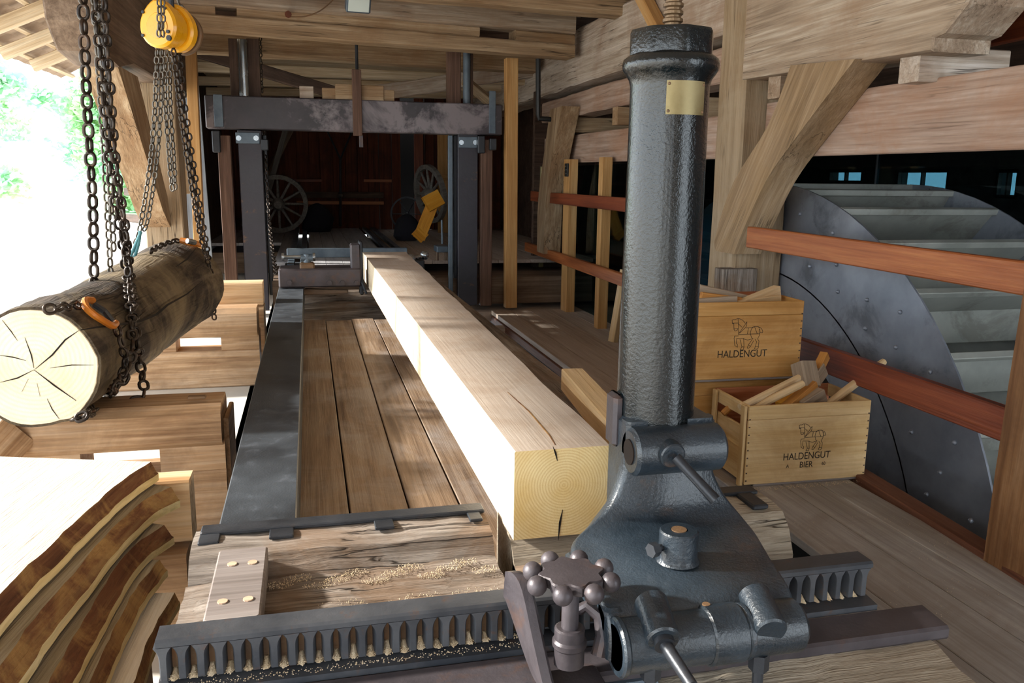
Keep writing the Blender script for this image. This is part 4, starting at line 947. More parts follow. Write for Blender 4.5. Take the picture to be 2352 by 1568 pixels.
# pale cut face
cen = sum(ringsW[0], V())/NR; nf = (ringsW[0][0]-cen).cross(ringsW[0][10]-cen).normalized()
if nf.y > 0: nf = -nf
WF = frame(cen, -nf, (0, 0, 1)); WFi = WF.inverted()
mb = MB(); mb.rings([[WFi @ (cen+(p-cen)*.955+nf*(.001)) for p in ringsW[0]], [WFi @ (cen+(p-cen)*.945+nf*.006) for p in ringsW[0]]]); cf = mb.build('cut_face', M['log_end'], WF, lg, ang=.5)
def onface(px, py):
    d = ray(px, py); t = (cen+nf*.0066-CAM).dot(nf)/d.dot(nf); return CAM+d*t
for (w_, pts_) in ((.005, [(78, 849), (40, 868), (0, 878)]), (.0055, [(78, 849), (125, 885), (175, 920)]), (.006, [(80, 848), (120, 815), (150, 780), (182, 758)]), (.004, [(78, 845), (72, 815), (57, 775)]), (.004, [(115, 845), (165, 838), (215, 838)]), (.004, [(60, 828), (30, 820), (-5, 815)]), (.003, [(108, 915), (120, 940), (136, 962)]), (.003, [(85, 880), (92, 910)]), (.003, [(5, 735), (25, 760), (40, 782)]), (.003, [(65, 870), (50, 900)])):
    strip_mesh('check_crack', [onface(*p) for p in pts_], w_, M['crack'], None, cf, nf)
def onlog(px, py, off=.004):
    d = ray(px, py).normalized(); best = None
    for i, (x_, y_, z_, r_) in enumerate(LP):
        pass
    # march along the ray until inside the log radius
    s_ = 2.5
    while s_ < 7.5:
        p = CAM+d*s_
        for (x_, y_, z_, r_) in LP:
            if abs(p.y-y_) < .09 and (p-V((x_, y_, z_))).length < r_*1.03+off: return p
        s_ += .006
    return CAM+d*4.6
ck = [onlog(*p, .012) for p in ((185, 758), (220, 752), (262, 747), (320, 738), (360, 722), (385, 700), (430, 675), (465, 645))]
strip_mesh('bark_crack', ck, .012, M['crack'], None, lg, (0.2, -1, .4), th=.004)
strip_mesh('bark_crack', [onlog(*p, .012) for p in ((450, 570), (430, 595), (405, 612))], .01, M['crack'], None, lg, (0.2, -1, .4), th=.004)
# ================================================================== CHAINS
_links = {}
def link_mesh(pitch, wire, mat):
    key = (round(pitch, 4), round(wire, 4), mat)
    if key in _links: return _links[key]
    L_ = pitch+2*wire*.9; Wd = wire*3.4; r_ = Wd/2-wire*.5; s_ = L_/2-wire-r_
    s_ = max(s_, .001); path = []
    for k in range(7): a = -math.pi/2+math.pi*k/6; path.append(V((s_+r_*math.cos(a), r_*math.sin(a), 0)))
    for k in range(7): a = math.pi/2+math.pi*k/6; path.append(V((-s_+r_*math.cos(a), r_*math.sin(a), 0)))
    m_ = MB(); m_.tube(path, wire/2, 6, cap=False, close=True)
    _links[key] = mesh('chain_link', m_.v, m_.f, M[mat], m_.i, True, 1.5); return _links[key]
def resample(pts, step):
    pts = [V(p) for p in pts]; out = [pts[0].copy()]; d = 0; acc = 0
    for a, b in zip(pts, pts[1:]):
        L_ = (b-a).length; pos = step-acc
        while pos <= L_: out.append(a+(b-a)*(pos/L_)); pos += step
        acc = (acc+L_) % step
    return out
def chain(name, pts, pitch, wire, mat, label=None, parent=None, group=None, wob=.25, seed=0, smooth=True):
    rnd = random.Random(seed+len(pts))
    p3 = [tuple(p) for p in pts]
    if smooth and len(p3) > 2: p3 = smooth_pts(p3, 6)
    ps = resample(p3, pitch)
    root = empty(name, ps[0], label, 'chain' if label else None, group, parent=parent)
    me = link_mesh(pitch, wire, mat); a0_ = rnd.uniform(0, 3)
    for i in range(len(ps)-1):
        c = (ps[i]+ps[i+1])/2; d = ps[i+1]-ps[i]
        W_ = frame(c, d, (.3, -1, .2)) @ Matrix.Rotation(a0_+(i % 2)*math.pi/2+rnd.uniform(-wob, wob), 4, 'X')
        obj('link', me, W_, root)
    return root
def PYs(lst): return [PY(x, y, Y_) for (x, y, Y_) in lst]
chain('lifting_chain', PYs([(188, -60, 4.1), (200, 250, 4.1), (213, 470, 4.1), (216, 690, 4.1)]), .062, .017, 'chain', 'heavy black load chain hanging leftmost down to the orange hook', group='chains of the left hoist')
chain('lifting_chain', PYs([(212, -60, 4.4), (238, 330, 4.4), (255, 645, 4.4)]), .045, .011, 'chain_bright', 'thin grey hand chain ending in mid-air behind the heavy chain', group='chains of the left hoist')
chain('lifting_chain', PYs([(226, -60, 4.35), (246, 300, 4.35), (262, 590, 4.35)]), .045, .011, 'chain_bright', 'thin grey hand chain just right of the one ending in mid-air', group='chains of the left hoist')
chain('lifting_chain', PYs([(214, -60, 4.15), (252, 380, 4.15), (278, 540, 4.15)]) + [onlog(x_, y_, .02) for (x_, y_) in ((291, 630), (298, 690), (303, 750), (304, 800), (296, 845), (280, 875), (262, 905))], .05, .014, 'chain', 'dark chain running down across the bark to the log underside', group='chains of the left hoist')
chain('lifting_chain', PYs([(236, -60, 4.12), (262, 330, 4.12), (290, 545, 4.12)]) + [onlog(x_, y_, .02) for (x_, y_) in ((299, 630), (305, 690), (310, 750), (317, 800), (322, 835))] + PYs([(330, 885, 3.62), (332, 916, 3.58), (300, 922, 3.56), (262, 928, 3.54)]), .05, .014, 'chain', 'dark chain hanging lowest beside the log onto the bunk', group='chains of the left hoist')
chain('lifting_chain', PYs([(224, -60, 4.2), (258, 330, 4.2), (280, 500, 4.2)]) + [onlog(297, 640, .03)], .05, .014, 'chain', 'dark chain strand in the middle of the left bundle', group='chains of the left hoist')
# chains of the yellow hoist
HY = 5.0
for (pp_, lab, mt, pi_, wi_) in (
    ([(362, 95, 4.9), (350, 330, 4.95), (322, 520, 5.0), (305, 570, 5.0)], 'left strand of the hoist hand chain swinging toward the teal rope', 'chain_bright', .038, .0095),
    ([(372, 95, 4.9), (364, 330, 4.95), (338, 510, 5.0), (322, 530, 5.0)], 'second strand of the hoist hand chain swinging left', 'chain_bright', .038, .0095),
    ([(385, 95, 5.0), (378, 200, 5.0), (390, 380, 5.0), (398, 452, 5.0)], 'short hoist chain ending in front of the big post', 'chain_bright', .038, .0095),
    ([(392, 95, 5.05), (390, 220, 5.05), (400, 380, 5.05), (402, 440, 5.05)], 'short hoist chain return strand in front of the big post', 'chain_bright', .038, .0095),
    ([(396, 95, 4.95), (414, 250, 4.95), (440, 430, 5.0), (465, 560, 5.15), (488, 640, 5.3), (492, 740, 5.35)], 'long hoist chain passing the far log end down to the bunk', 'chain', .038, .0105),
    ([(404, 92, 5.0), (420, 250, 5.0), (446, 430, 5.05), (468, 555, 5.2)], 'hoist chain strand second from the right', 'chain', .038, .0105),
    ([(410, 90, 5.0), (424, 240, 5.0), (452, 430, 5.05), (474, 560, 5.2), (480, 600, 5.3)], 'hoist chain strand rightmost toward the orange far hook', 'chain', .038, .0105)):
    chain('hoist_chain', PYs(pp_), pi_, wi_, mt, lab, group='chains of the yellow hoist')
chain('hoist_chain', PYs([(365, -40, 4.72), (366, 40, 4.72), (363, 100, 4.78)]), .038, .0095, 'chain_bright', 'left chain strand running over the front of the yellow hoist', group='chains of the yellow hoist')
chain('hoist_chain', PYs([(372, -40, 4.72), (374, 40, 4.72), (372, 100, 4.78)]), .038, .0095, 'chain_bright', 'right chain strand running over the front of the yellow hoist', group='chains of the yellow hoist')
chain('hoist_chain', PYs([(398, -40, 5.1), (412, 10, 5.12), (430, 40, 5.14), (435, 62, 5.14), (428, 90, 5.12)]), .038, .0095, 'chain_bright', 'chain looping over the back wheel of the yellow hoist', group='chains of the yellow hoist')
chain('thin_chain', [PY(598, 85, 9.4), PY(600, 170, 9.4), PY(603, 222, 9.4)], .04, .011, 'chain', 'thin chain hanging above the lintel at left')
chain('thin_chain', PYs([(606, 300, 9.2), (612, 400, 9.0), (620, 520, 8.6), (634, 630, 7.6)]), .045, .012, 'chain', 'thin chain hanging beside the left frame post to the clamp')

# ================================================================== YELLOW HOIST
ho = empty('chain_hoist', PY(385, 105, HY), 'round yellow chain hoist hanging under the ceiling', 'hoist')
def egg(r, top, sq=1.0, n=36):
    pts = []
    for k in range(n):
        a = 2*math.pi*k/n; x_ = r*math.cos(a); z_ = r*math.sin(a)
        if z_ > 0: z_ *= top; x_ *= 1-.28*(z_/(r*top))**2
        pts.append((x_*sq, z_))
    return pts
hcn = PY(373, 63, HY-.12); ax = V((.45, .89, 0)).normalized()     # axis of the drum
WH = frame(hcn, V((ax.y, -ax.x, 0)), (0, 0, 1))
def disc(name, r, y0, y1, mat, parent, top=1.25, ch=.012, W=None):
    m_ = MB(); m_.prism(egg(r, top), y0, y1, axis='y', ch=ch); return m_.build(name, mat, W or WH, parent, ang=.7)
fcv = disc('front_cover', .108, -.045, .03, M['yellow'], ho)
disc('cover_emboss', .062, -.049, -.044, M['yellow'], fcv, top=1.05, ch=.002)
disc('drum_body', .09, .03, .1, M['yellow'], ho, top=1.3)
disc('rear_cover', .11, .1, .16, M['yellow'], ho)
disc('hand_wheel', .115, .17, .2, M['rust_iron'], ho, top=1.0, ch=.008)
for (x_, z_, r_) in ((-.075, .07, .008), (.055, .085, .008), (-.085, -.045, .008), (.065, -.03, .009), (.068, -.062, .014)):
    m_ = MB(); m_.cyl((x_, -.053, z_), (x_, -.043, z_), r_, n=10); m_.build('bolt', M['steel_dark'], WH, fcv)
m_ = MB(); m_.tube([hcn+ax*.09+V((0, 0, .1)), hcn+ax*.09+V((0, 0, .42))], .014, 8); m_.build('hook_shank', M['steel_dark'], None, ho)
# second hoist's top is out of view

# orange grab hook and the chain sling around the near end
hk = empty('grab_hook', onlog(225, 715), 'orange steel grab hook holding the chain near the cut end', 'hook')
h1 = [onlog(x_, y_, .03) for (x_, y_) in ((213, 690), (196, 690), (198, 706), (215, 722), (235, 735), (258, 748), (266, 742))]
m_ = MB(); m_.tube(smooth_pts([tuple(p) for p in h1], 3), .014, 8); m_.build('hook_body', M['orange'], None, hk)
m_ = MB(); m_.tube([onlog(218, 700, .03), onlog(240, 715, .04), onlog(256, 735, .03)], .012, 8); m_.build('hook_latch', M['steel_dark'], None, hk)
chain('sling_chain', [onlog(x_, y_, .02) for (x_, y_) in ((266, 748), (280, 790), (288, 830), (280, 865), (260, 895), (238, 925), (205, 948), (165, 966))], .045, .013, 'chain', 'dark sling chain wrapped round the near end of the log')
chain('sling_chain', [onlog(x_, y_, .02) for (x_, y_) in ((200, 702), (170, 700), (140, 706), (110, 710), (80, 715))], .045, .013, 'chain', 'sling chain lying across the top of the log from the orange hook')
h2 = empty('grab_hook', onlog(435, 555), 'orange steel grab hook on top of the far log end', 'hook')
m_ = MB(); m_.tube([onlog(415, 552, .02), onlog(435, 556, .03), onlog(460, 562, .02)], [.018, .024, .016], 8); m_.build('hook_body', M['orange'], None, h2)
m_ = MB(); m_.tube([onlog(430, 553, .045), onlog(448, 557, .045)], .016, 8); m_.build('hook_tag', M['chrome'], None, h2)
chain('sling_chain', [onlog(x_, y_, .015) for (x_, y_) in ((412, 552), (390, 556), (365, 566), (345, 578))], .045, .012, 'chain', 'sling chain across the top of the far log end')
m_ = MB(); m_.tube(smooth_pts([tuple(PY(x_, y_, 4.9)) for (x_, y_) in ((322, 530), (318, 560), (305, 600), (300, 590), (312, 560), (324, 532))], 4), .009, 8); m_.build('teal_rope', M['hose'], label='teal rope sling hanging behind the log', cat='rope')

# ================================================================== BUNKS
def bunk(y, top, label, seed, pale=False):
    b_ = empty('log_bunk', (-.9, y, 0), label, 'bunk', 'stacked timber bunks under the log')
    m0 = M['bunk_pale'] if pale else M['bunk']
    timber('base_beam', (-2.2, y+.11, .13), (-.365, y+.11, .13), .22, .26, [m0], ch=.01, jit=.004, parent=b_)
    timber('spacer', (-.615, y+.11, .32), (-.365, y+.11, .32), .22, .118, [m0], ch=.006, parent=b_)
    timber('spacer', (-1.25, y+.11, .32), (-.91, y+.11, .32), .2, .118, [M['bunk']], ch=.006, parent=b_)
    timber('top_beam', (-1.95, y+.1, .455), (-.372, y+.1, .455), .26, top, [M['bunk']], ch=.035, jit=.005, parent=b_)
    return b_
b1 = bunk(3.42, .18, 'near timber bunk under the pale log end with dark top edge', 1)
b2_ = bunk(5.9, .2, 'far timber bunk behind the log beside the black rail', 2)
timber('end_cheek', (-.36, 3.72, .24), (-.36, 3.46, .24), .02, .46, [M['bunk']], ch=.004, parent=b1)
timber('loose_beam', (-.75, 6.35, .6), (-.345, 6.35, .6), .2, .17, [M['bunk_pale']], ch=.01, label='short pale beam lying behind the far bunk', cat='timber')
timber('loose_beam', (-.6, 6.3, .26), (-.34, 6.3, .26), .26, .5, [M['bunk_pale']], ch=.01, label='pale block under the short beam behind the far bunk', cat='timber')
timber('leaning_plank', PY(-30, 1060, 3.3), PY(40, 985, 3.38), .05, .16, [M['bunk']], ch=.004, label='brown plank end left of the near bunk under the log', cat='plank')
boxp('iron_staple', (-.50, 3.44, .56), (-.43, 3.47, .572), M['rust_iron'], None, .003, label='small rusty staple on top of the near bunk', cat='staple')
# ================================================================== SLABS AT LOWER LEFT
def slab(edge_px, z, th, wid, label, flare, top='slab_top', side='slab_bark', name='bark_slab', ext=0.0):
    e = [PZ(px, py, z) for px, py in edge_px]
    ts = smooth_pts([(p.x, p.y) for p in e], 5); n = len(ts); vs = []; fs = []; idx = []
    o0 = V((ts[0][0], ts[0][1], z))
    for i, (x_, y_) in enumerate(ts):
        tx = ts[min(i+1, n-1)][0]-ts[max(i-1, 0)][0]; ty = ts[min(i+1, n-1)][1]-ts[max(i-1, 0)][1]; l_ = math.hypot(tx, ty) or 1
        nx, ny = -ty/l_, tx/l_                         # outward (right / front)
        if nx < 0: nx, ny = -nx, -ny
        j_ = .006*noise.noise(V((x_*14, y_*14, z*30)))+.003*noise.noise(V((x_*50, y_*50, z*30)))
        a = V((x_+nx*j_, y_+ny*j_, z)); m1 = V((x_+nx*(flare*.75+j_), y_+ny*(flare*.75+j_), z-th*.55)); m2 = V((x_+nx*(flare+j_), y_+ny*(flare+j_), z-th*.62)); b = V((x_+nx*(flare+j_*.5), y_+ny*(flare+j_*.5), z-th))
        L1 = V((x_-nx*wid, y_-ny*wid, z-th)); L0 = V((x_-nx*wid, y_-ny*wid, z))
        vs += [p-o0 for p in (a, m1, m2, b, L1, L0)]
    for i in range(n-1):
        for j in range(6):
            fs.append([i*6+j, i*6+(j+1) % 6, i*6+6+(j+1) % 6, i*6+6+j]); idx.append((1, 1, 2, 0, 0, 0)[j])
    fs += [list(range(6))[::-1], [(n-1)*6+j for j in range(6)]]; idx += [2, 2]
    dirx = V((ts[-1][0]-ts[0][0], ts[-1][1]-ts[0][1], 0)).normalized(); W_ = frame(o0, dirx); R_ = W_.to_3x3().inverted()
    return obj(name, mesh(name, [R_ @ p for p in vs], fs, [M[top], M[side], M['sap']], idx, True, .6), W_, label=label, cat='slab', group='sawn bark-edged slabs')
slab([(345, 1060), (262, 1118), (165, 1205), (85, 1280), (0, 1362), (-90, 1470)], .60, .058, .75, 'topmost pale sawn slab with brown bark edge at lower left', .022)
slab([(392, 1118), (330, 1150), (255, 1215), (165, 1320), (80, 1420), (-20, 1560), (-80, 1660)], .535, .06, .6, 'second slab from the top, thick mottled bark edge', .03, top='slab_grey')
slab([(378, 1205), (310, 1250), (255, 1320), (195, 1420), (130, 1530), (60, 1660)], .465, .055, .5, 'third slab from the top with grey sawn strip', .03, top='slab_grey')
slab([(366, 1285), (320, 1340), (275, 1420), (235, 1500), (195, 1600)], .405, .05, .4, 'fourth slab from the top, dark bark edge', .02, top='slab_grey')
slab([(402, 1360), (365, 1420), (330, 1500), (300, 1590)], .34, .045, .3, 'lowest pale dusty slab with dark bark edge', .012)
timber('slab_bearer', (-1.0, 2.62, .43), (-.385, 2.62, .43), .1, .2, [M['bunk_pale']], ch=.006, label='pale squared bearer supporting the slab pile', cat='timber')
timber('slab_bearer', (-1.0, 1.95, .15), (-.42, 1.95, .15), .16, .28, [M['bunk']], ch=.006, label='brown squared bearer low under the slab pile', cat='timber')
timber('slab_spacer', PZ(215, 1418, .42), PZ(150, 1480, .42), .04, .05, [M['bunk_pale']], ch=.003, label='small pale spacer block between the slabs', cat='block')
timber('slab_bearer', (-1.0, 2.62, .16), (-.40, 2.62, .16), .2, .3, [M['bunk']], ch=.01, label='brown squared beam beneath the pale bearer', cat='timber')

# ================================================================== CRATES
HORSE = [[(850,575),(870,568),(890,570),(915,558),(945,560),(985,578),(1010,600),(1022,618)],[(850,575),(858,620),(875,616),(882,690),(895,708),(925,700),(932,680)],[(885,682),(930,682)],[(862,612),(925,612)],[(925,560),(935,640),(940,690),(947,755)],[(930,618),(985,665)],[(945,745),(1000,668),(1045,600),(1045,640),(1033,668),(960,735)],[(1040,675),(1110,675),(1140,661),(1190,660),(1215,680)],[(1195,662),(1240,685),(1262,720),(1258,738),(1228,735),(1215,690)],[(1140,662),(1108,690),(1100,740),(1115,790),(1140,815)],[(1150,665),(1190,750)],[(945,752),(1225,752)],[(1070,678),(1060,752)],[(1222,690),(1225,760),(1200,815),(1220,840),(1218,925),(1195,942),(1168,935),(1180,900),(1190,850),(1165,815)],[(1130,820),(1085,880),(1070,925),(1090,928),(1115,900),(1150,835)],[(925,800),(1000,805),(1070,825),(1140,808)],[(945,770),(895,770),(890,800),(905,885),(940,910),(942,880),(925,860),(925,800)],[(970,815),(1000,905),(980,942),(1020,942),(1028,905),(1015,800)],[(1000,908),(1028,908)],[(1180,905),(1218,908)],[(1085,885),(1112,903)]]
def crate(name_label, origin, ang, W_, D_, H_, m_out, lines, horse_c, horse_h, group):
    """origin: front left bottom corner; local x along the front, y to the back"""
    R_ = Matrix.Translation(V(origin)) @ Matrix.Rotation(ang, 4, 'Z')
    kout = [k for k in ('crate', 'crate_pale') if M[k] is m_out][0]; c_ = empty('beer_crate', origin, name_label, 'crate', group); th = .014
    def bd(nm, a, b, mat, **k):
        m_ = MB(); a = V(a); b = V(b); m_.cbox((0, 0, 0), tuple(b-a), .0025); return m_.build(nm, mat, R_ @ Matrix.Translation(a), c_, ang=.4, **k)
    zt = H_*.83
    front = bd('front_board', (0, 0, .012), (W_, th, zt-.001), m_out); bd('front_top_board', (0, 0, zt), (W_, th, H_), m_out)
    bd('back_board', (0, D_-th, .0), (W_, D_, H_), M['crate_in'])
    for x_ in (0, W_-th):
        bd('end_board', (x_, th, .02), (x_+th, D_-th, H_*.72), alt('crate_in' if x_ else kout, 1))
        bd('end_rail', (x_, th, H_*.84), (x_+th, D_-th, H_), alt(kout, 1))
    for (x_, y_) in ((-.004, th*.5), (-.004, D_-.05)):
        bd('end_cleat', (x_-.014, y_, 0), (x_, y_+.04, H_), alt(kout, 2))
    bd('bottom', (th, th, .01), (W_-th, D_-th, .025), M['crate_in'])
    bd('foot_strip', (.05, .002, -.0), (W_-.02, .02, .012), M['pegplank'])
    # finger joint marks on the front edges
    for x_ in (.004, W_-.012):
        for k in range(9):
            m_ = MB(); m_.cbox((0, 0, 0), (.008, .002, .006), .0005); m_.build('joint', M['old_dark'], R_ @ Matrix.Translation((x_, -.0015, .03+k*(H_-.06)/9)), front)
    # horse outline
    s_ = horse_h/390
    hs = empty('horse_emblem', R_ @ V((horse_c[0], 0, horse_c[1])), parent=front)
    b_ = MB()
    for pl_ in HORSE:
        pts_ = [V((horse_c[0]+(x_-1057)*s_, -.0008, horse_c[1]-(y_-750)*s_)) for x_, y_ in pl_]
        for p, q in zip(pts_, pts_[1:]):
            t = (q-p).normalized(); sd_ = V((0, 1, 0)).cross(t)*(.0011); e_ = t*.0008
            b_.add([p-e_-sd_, p-e_+sd_, q+e_+sd_, q+e_-sd_, p-e_-sd_+V((0, .001, 0)), p-e_+sd_+V((0, .001, 0)), q+e_+sd_+V((0, .001, 0)), q+e_-sd_+V((0, .001, 0))], [[0, 1, 2, 3], [4, 7, 6, 5], [0, 4, 5, 1], [1, 5, 6, 2], [2, 6, 7, 3], [3, 7, 4, 0]])
    bpy.data.objects.remove(hs)
    b_.build('horse_emblem', M['ink'], R_, front, smooth=False)
    for (txt, x_, z_, size) in lines:
        cu = bpy.data.curves.new('lettering', 'FONT'); cu.body = txt; cu.size = size; cu.align_x = 'CENTER'; cu.extrude = .0006
        to = bpy.data.objects.new('tmp', cu); COL.objects.link(to); dg = bpy.context.evaluated_depsgraph_get()
        me = bpy.data.meshes.new_from_object(to.evaluated_get(dg)); bpy.data.objects.remove(to)
        me.materials.clear(); me.materials.append(M['ink']); me.name = 'lettering'
        obj('lettering', me, R_ @ Matrix.Translation((x_, -.0006, z_)) @ Matrix.Rotation(math.pi/2, 4, 'X') @ Matrix.Scale(.86, 4, (1, 0, 0)), front)
    return c_, R_
c1, R1 = crate('lower pale wooden beer crate with horse emblem, filled with mallets and handles', (1.995, 3.405, 0), -.02, .655, .36, .405, M['crate_pale'],
      [('HALDENGUT', .325, .125, .05), ('BIER', .325, .082, .044), ('A', .225, .085, .026), ('60', .42, .088, .024)], (.345, .235), .14, 'wooden beer crates')
c2, R2 = crate('upper orange-brown beer crate with horse emblem, stacked behind the pale one', (1.80, 3.76, .44), -.03, .665, .38, .41, M['crate'],
      [('HALDENGUT', .335, .125, .054)], (.355, .245), .165, 'wooden beer crates')
c3, R3 = crate('lowest beer crate hidden behind, only its left end showing', (1.79, 3.80, .0), -.02, .66, .36, .43, M['crate'],
      [('HALDENGUT', .33, .125, .05)], (.345, .235), .14, 'wooden beer crates')
# mallets and handles in the crates (ends given in crate coordinates)
def stick(R_, a, b, r, mat, label, name='wooden_stick', sq=False, cat='stick', grp='handles and wedges in the crates'):
    a = R_ @ V(a); b = R_ @ V(b)
    if sq: return timber(name, a, b, r*1.6, r*2, [M[mat]], ch=.003, label=label, cat=cat, group=grp)
    m_ = MB(); L_ = (b-a).length; m_.tube([(0, 0, 0), (L_*.3, 0, 0), (L_*.92, 0, 0), (L_, 0, 0)], [r*.85, r, r*.95, r*.8], 10)
    return m_.build(name, M[mat], frame(a, b-a), ang=.6, label=label, cat=cat, group=grp)
def fromc(px, py, Y_): return PY(px, py, Y_)
I = Matrix.Identity(4)
def stk(p0, p1, r, mat, label, sq=False, name='wooden_stick', cat='stick'):
    return stick(I, PY(*p0), PY(*p1), r, mat, label, name, sq, cat)
stk((1893, 935, 3.5), (2030, 830, 3.62), .022, 'stick', 'pale round handle sticking out of the crate at right')
m1_ = empty('mallet', PY(1760, 900, 3.55), 'grey-headed wooden mallet lying in the lower crate', 'mallet')
a = PY(1700, 935, 3.48); b = PY(1835, 868, 3.6); m_ = MB(); L_ = (b-a).length; m_.tube([(0, 0, 0), (L_, 0, 0)], [.018, .02], 10); m_.build('handle', M['stick'], frame(a, b-a), m1_)
d_ = (b-a).normalized(); hd = b+d_*.05; timber('head', hd-V((.0, .03, .06)), hd+V((.0, .03, .055)), .09, .1, [M['mallet']], up=d_, ch=.008, parent=m1_)
stk((1725, 940, 3.5), (1845, 880, 3.52), .02, 'stick', 'pale handle just below the mallet handle')
stk((1868, 870, 3.62), (1895, 815, 3.68), .026, 'stick_b', 'short brown handle standing up behind the mallet', sq=True)
stk((1845, 900, 3.6), (1885, 845, 3.66), .04, 'mallet', 'grey wooden wedge behind the mallet head', sq=True, name='wooden_wedge', cat='wedge')
stk((1800, 945, 3.5), (1870, 885, 3.56), .03, 'stick_b', 'orange-brown wedge in the middle of the lower crate', sq=True, name='wooden_wedge', cat='wedge')
stk((1790, 935, 3.56), (1850, 895, 3.6), .028, 'yellowwood', 'yellow wood piece between the wedges', sq=True, name='wooden_wedge', cat='wedge')
stk((1840, 935, 3.5), (1888, 905, 3.52), .035, 'mallet', 'pale grey wedge nearest the front board of the lower crate', sq=True, name='wooden_wedge', cat='wedge')
stk((1660, 950, 3.62), (1690, 925, 3.62), .018, 'stick_b', 'handle end lying low at the left inside the lower crate')
stk((1695, 705, 3.85), (1785, 668, 3.95), .03, 'stick', 'pale hexagonal stick poking out of the upper crate', sq=True)
stk((1610, 680, 3.9), (1700, 692, 3.88), .022, 'stick_b', 'brown stick lying across the top of the upper crate', sq=True)
stk((1605, 662, 4.0), (1720, 688, 3.95), .022, 'mallet', 'grey stick at the back of the upper crate', sq=True)
stk((1600, 695, 3.85), (1690, 688, 3.85), .02, 'mallet', 'flat grey stick at the front of the upper crate', sq=True)
stk((1715, 695, 3.86), (1790, 685, 3.9), .018, 'stick', 'thin pale stick right of the hexagonal one', sq=True)
timber('loose_prop', PZ(1408, 785, .0), PY(1436, 620, 7.0), .08, .06, [M['stick']], ch=.004, label='pale board leaning just left of the cast-iron column', cat='board')
dust('floor_litter', [(2.0+.7*i/14, 3.36, .002, .05, 40) for i in range(15)] + [(2.2, 2.9, .002, .3, 40), (2.1, 2.3, .002, .3, 50), (2.45, 2.6, .002, .2, 30)], M['sawdust'], None, h=.003, seed=9)
tag(bpy.data.objects['floor_litter'], 'sawdust litter along the crate front on the floor', 'sawdust')

# ================================================================== WATER WHEEL
wh = empty('water_wheel', (3.05, 5.25, -.92), 'large grey sheet-metal water wheel behind the rails', 'water wheel')
WC = V((0, 5.25, -.92)); RO_ = 2.36; RI = 1.42; X0, X1 = 3.12, 4.25
def ringplate(x, th, name):
    n = 96; vs = []; fs = []
    for k in range(n):
        a = 2*math.pi*k/n
        for (r_, xx) in ((RO_, x), (RO_, x+th), (RI, x+th), (RI, x)): vs.append(V((xx, WC.y+r_*math.cos(a), WC.z+r_*math.sin(a))))
    for k in range(n):
        for j in range(4): fs.append([k*4+j, k*4+(j+1) % 4, ((k+1) % n)*4+(j+1) % 4, ((k+1) % n)*4+j])
    return obj(name, mesh(name, vs, fs, M['zinc'], ang=.5), None, wh)
s1 = ringplate(X0, .012, 'side_plate'); ringplate(X1, .012, 'side_plate')
bm_ = MB(); bm_.rings([[V((x_, 0, 0)), V((x_, -.30, -.12)), V((x_, -.42, .02)), V((x_, -.425, .02)), V((x_, -.305, -.128)), V((x_, 0, -.008))] for x_ in (0, X1-X0)])
bme = mesh('bucket', bm_.v, bm_.f, M['zinc_pale'], bm_.i, True, .4)
hb_ = MB(); hb_.cbox((0, -.02, -.02), (X1-X0, .02, .02), .004); hbe = mesh('bucket_lip', hb_.v, hb_.f, M['zinc_pale'], hb_.i, True, .4)
NBK = 36
for k in range(NBK):
    a = 2*math.pi*k/NBK
    # local y points inward from rim, z along rotation
    er = V((0, math.cos(a), math.sin(a))); et = V((0, -math.sin(a), math.cos(a)))
    o_ = WC+er*(RO_-.02); o_.x = X0+.01
    W_ = Matrix(((1, 0, 0, o_.x), (0, er.y, et.y, o_.y), (0, er.z, et.z, o_.z), (0, 0, 0, 1)))
    bk = obj('bucket', bme, W_, wh); obj('bucket_lip', hbe, W_, bk)
n = 96; vs = []; fs = []
for k in range(n):
    a = 2*math.pi*k/n
    for (r_, xx) in ((RI+.35, X0), (RI+.35, X1), (RI+.34, X1), (RI+.34, X0)): vs.append(V((xx, WC.y+r_*math.cos(a), WC.z+r_*math.sin(a))))
for k in range(n):
    for j in range(4): fs.append([k*4+j, k*4+(j+1) % 4, ((k+1) % n)*4+(j+1) % 4, ((k+1) % n)*4+j])
obj('sole_sheet', mesh('sole_sheet', vs, fs, M['zinc_pale'], ang=.5), None, wh)
rv = MB(); rv.sphere((0, 0, 0), .013, 8, sz=1); rve = mesh('rivet', rv.v, rv.f, M['zinc'], rv.i, True, 1.0)
for k in range(24):
    ang_ = 2*math.pi*k/NBK+1.4
    for r_ in (2.2, 2.05, 1.92):
        obj('rivet', rve, Matrix.Translation((X0-.004, WC.y+r_*math.cos(ang_+(2.2-r_)*.4), WC.z+r_*math.sin(ang_+(2.2-r_)*.4))), s1)
for k in range(8):
    a = 2*math.pi*k/8+.3
    timber('spoke', V((X0+.06, WC.y, WC.z)), V((X0+.06, WC.y+RI*1.05*math.cos(a), WC.z+RI*1.05*math.sin(a))), .08, .12, [M['old_dark']], up=(1, 0, 0), parent=wh)
m_ = MB(); m_.cyl((X0-.005, WC.y, WC.z), (X1+.3, WC.y, WC.z), .16, n=20); m_.build('axle', M['steel_dark'], None, wh)

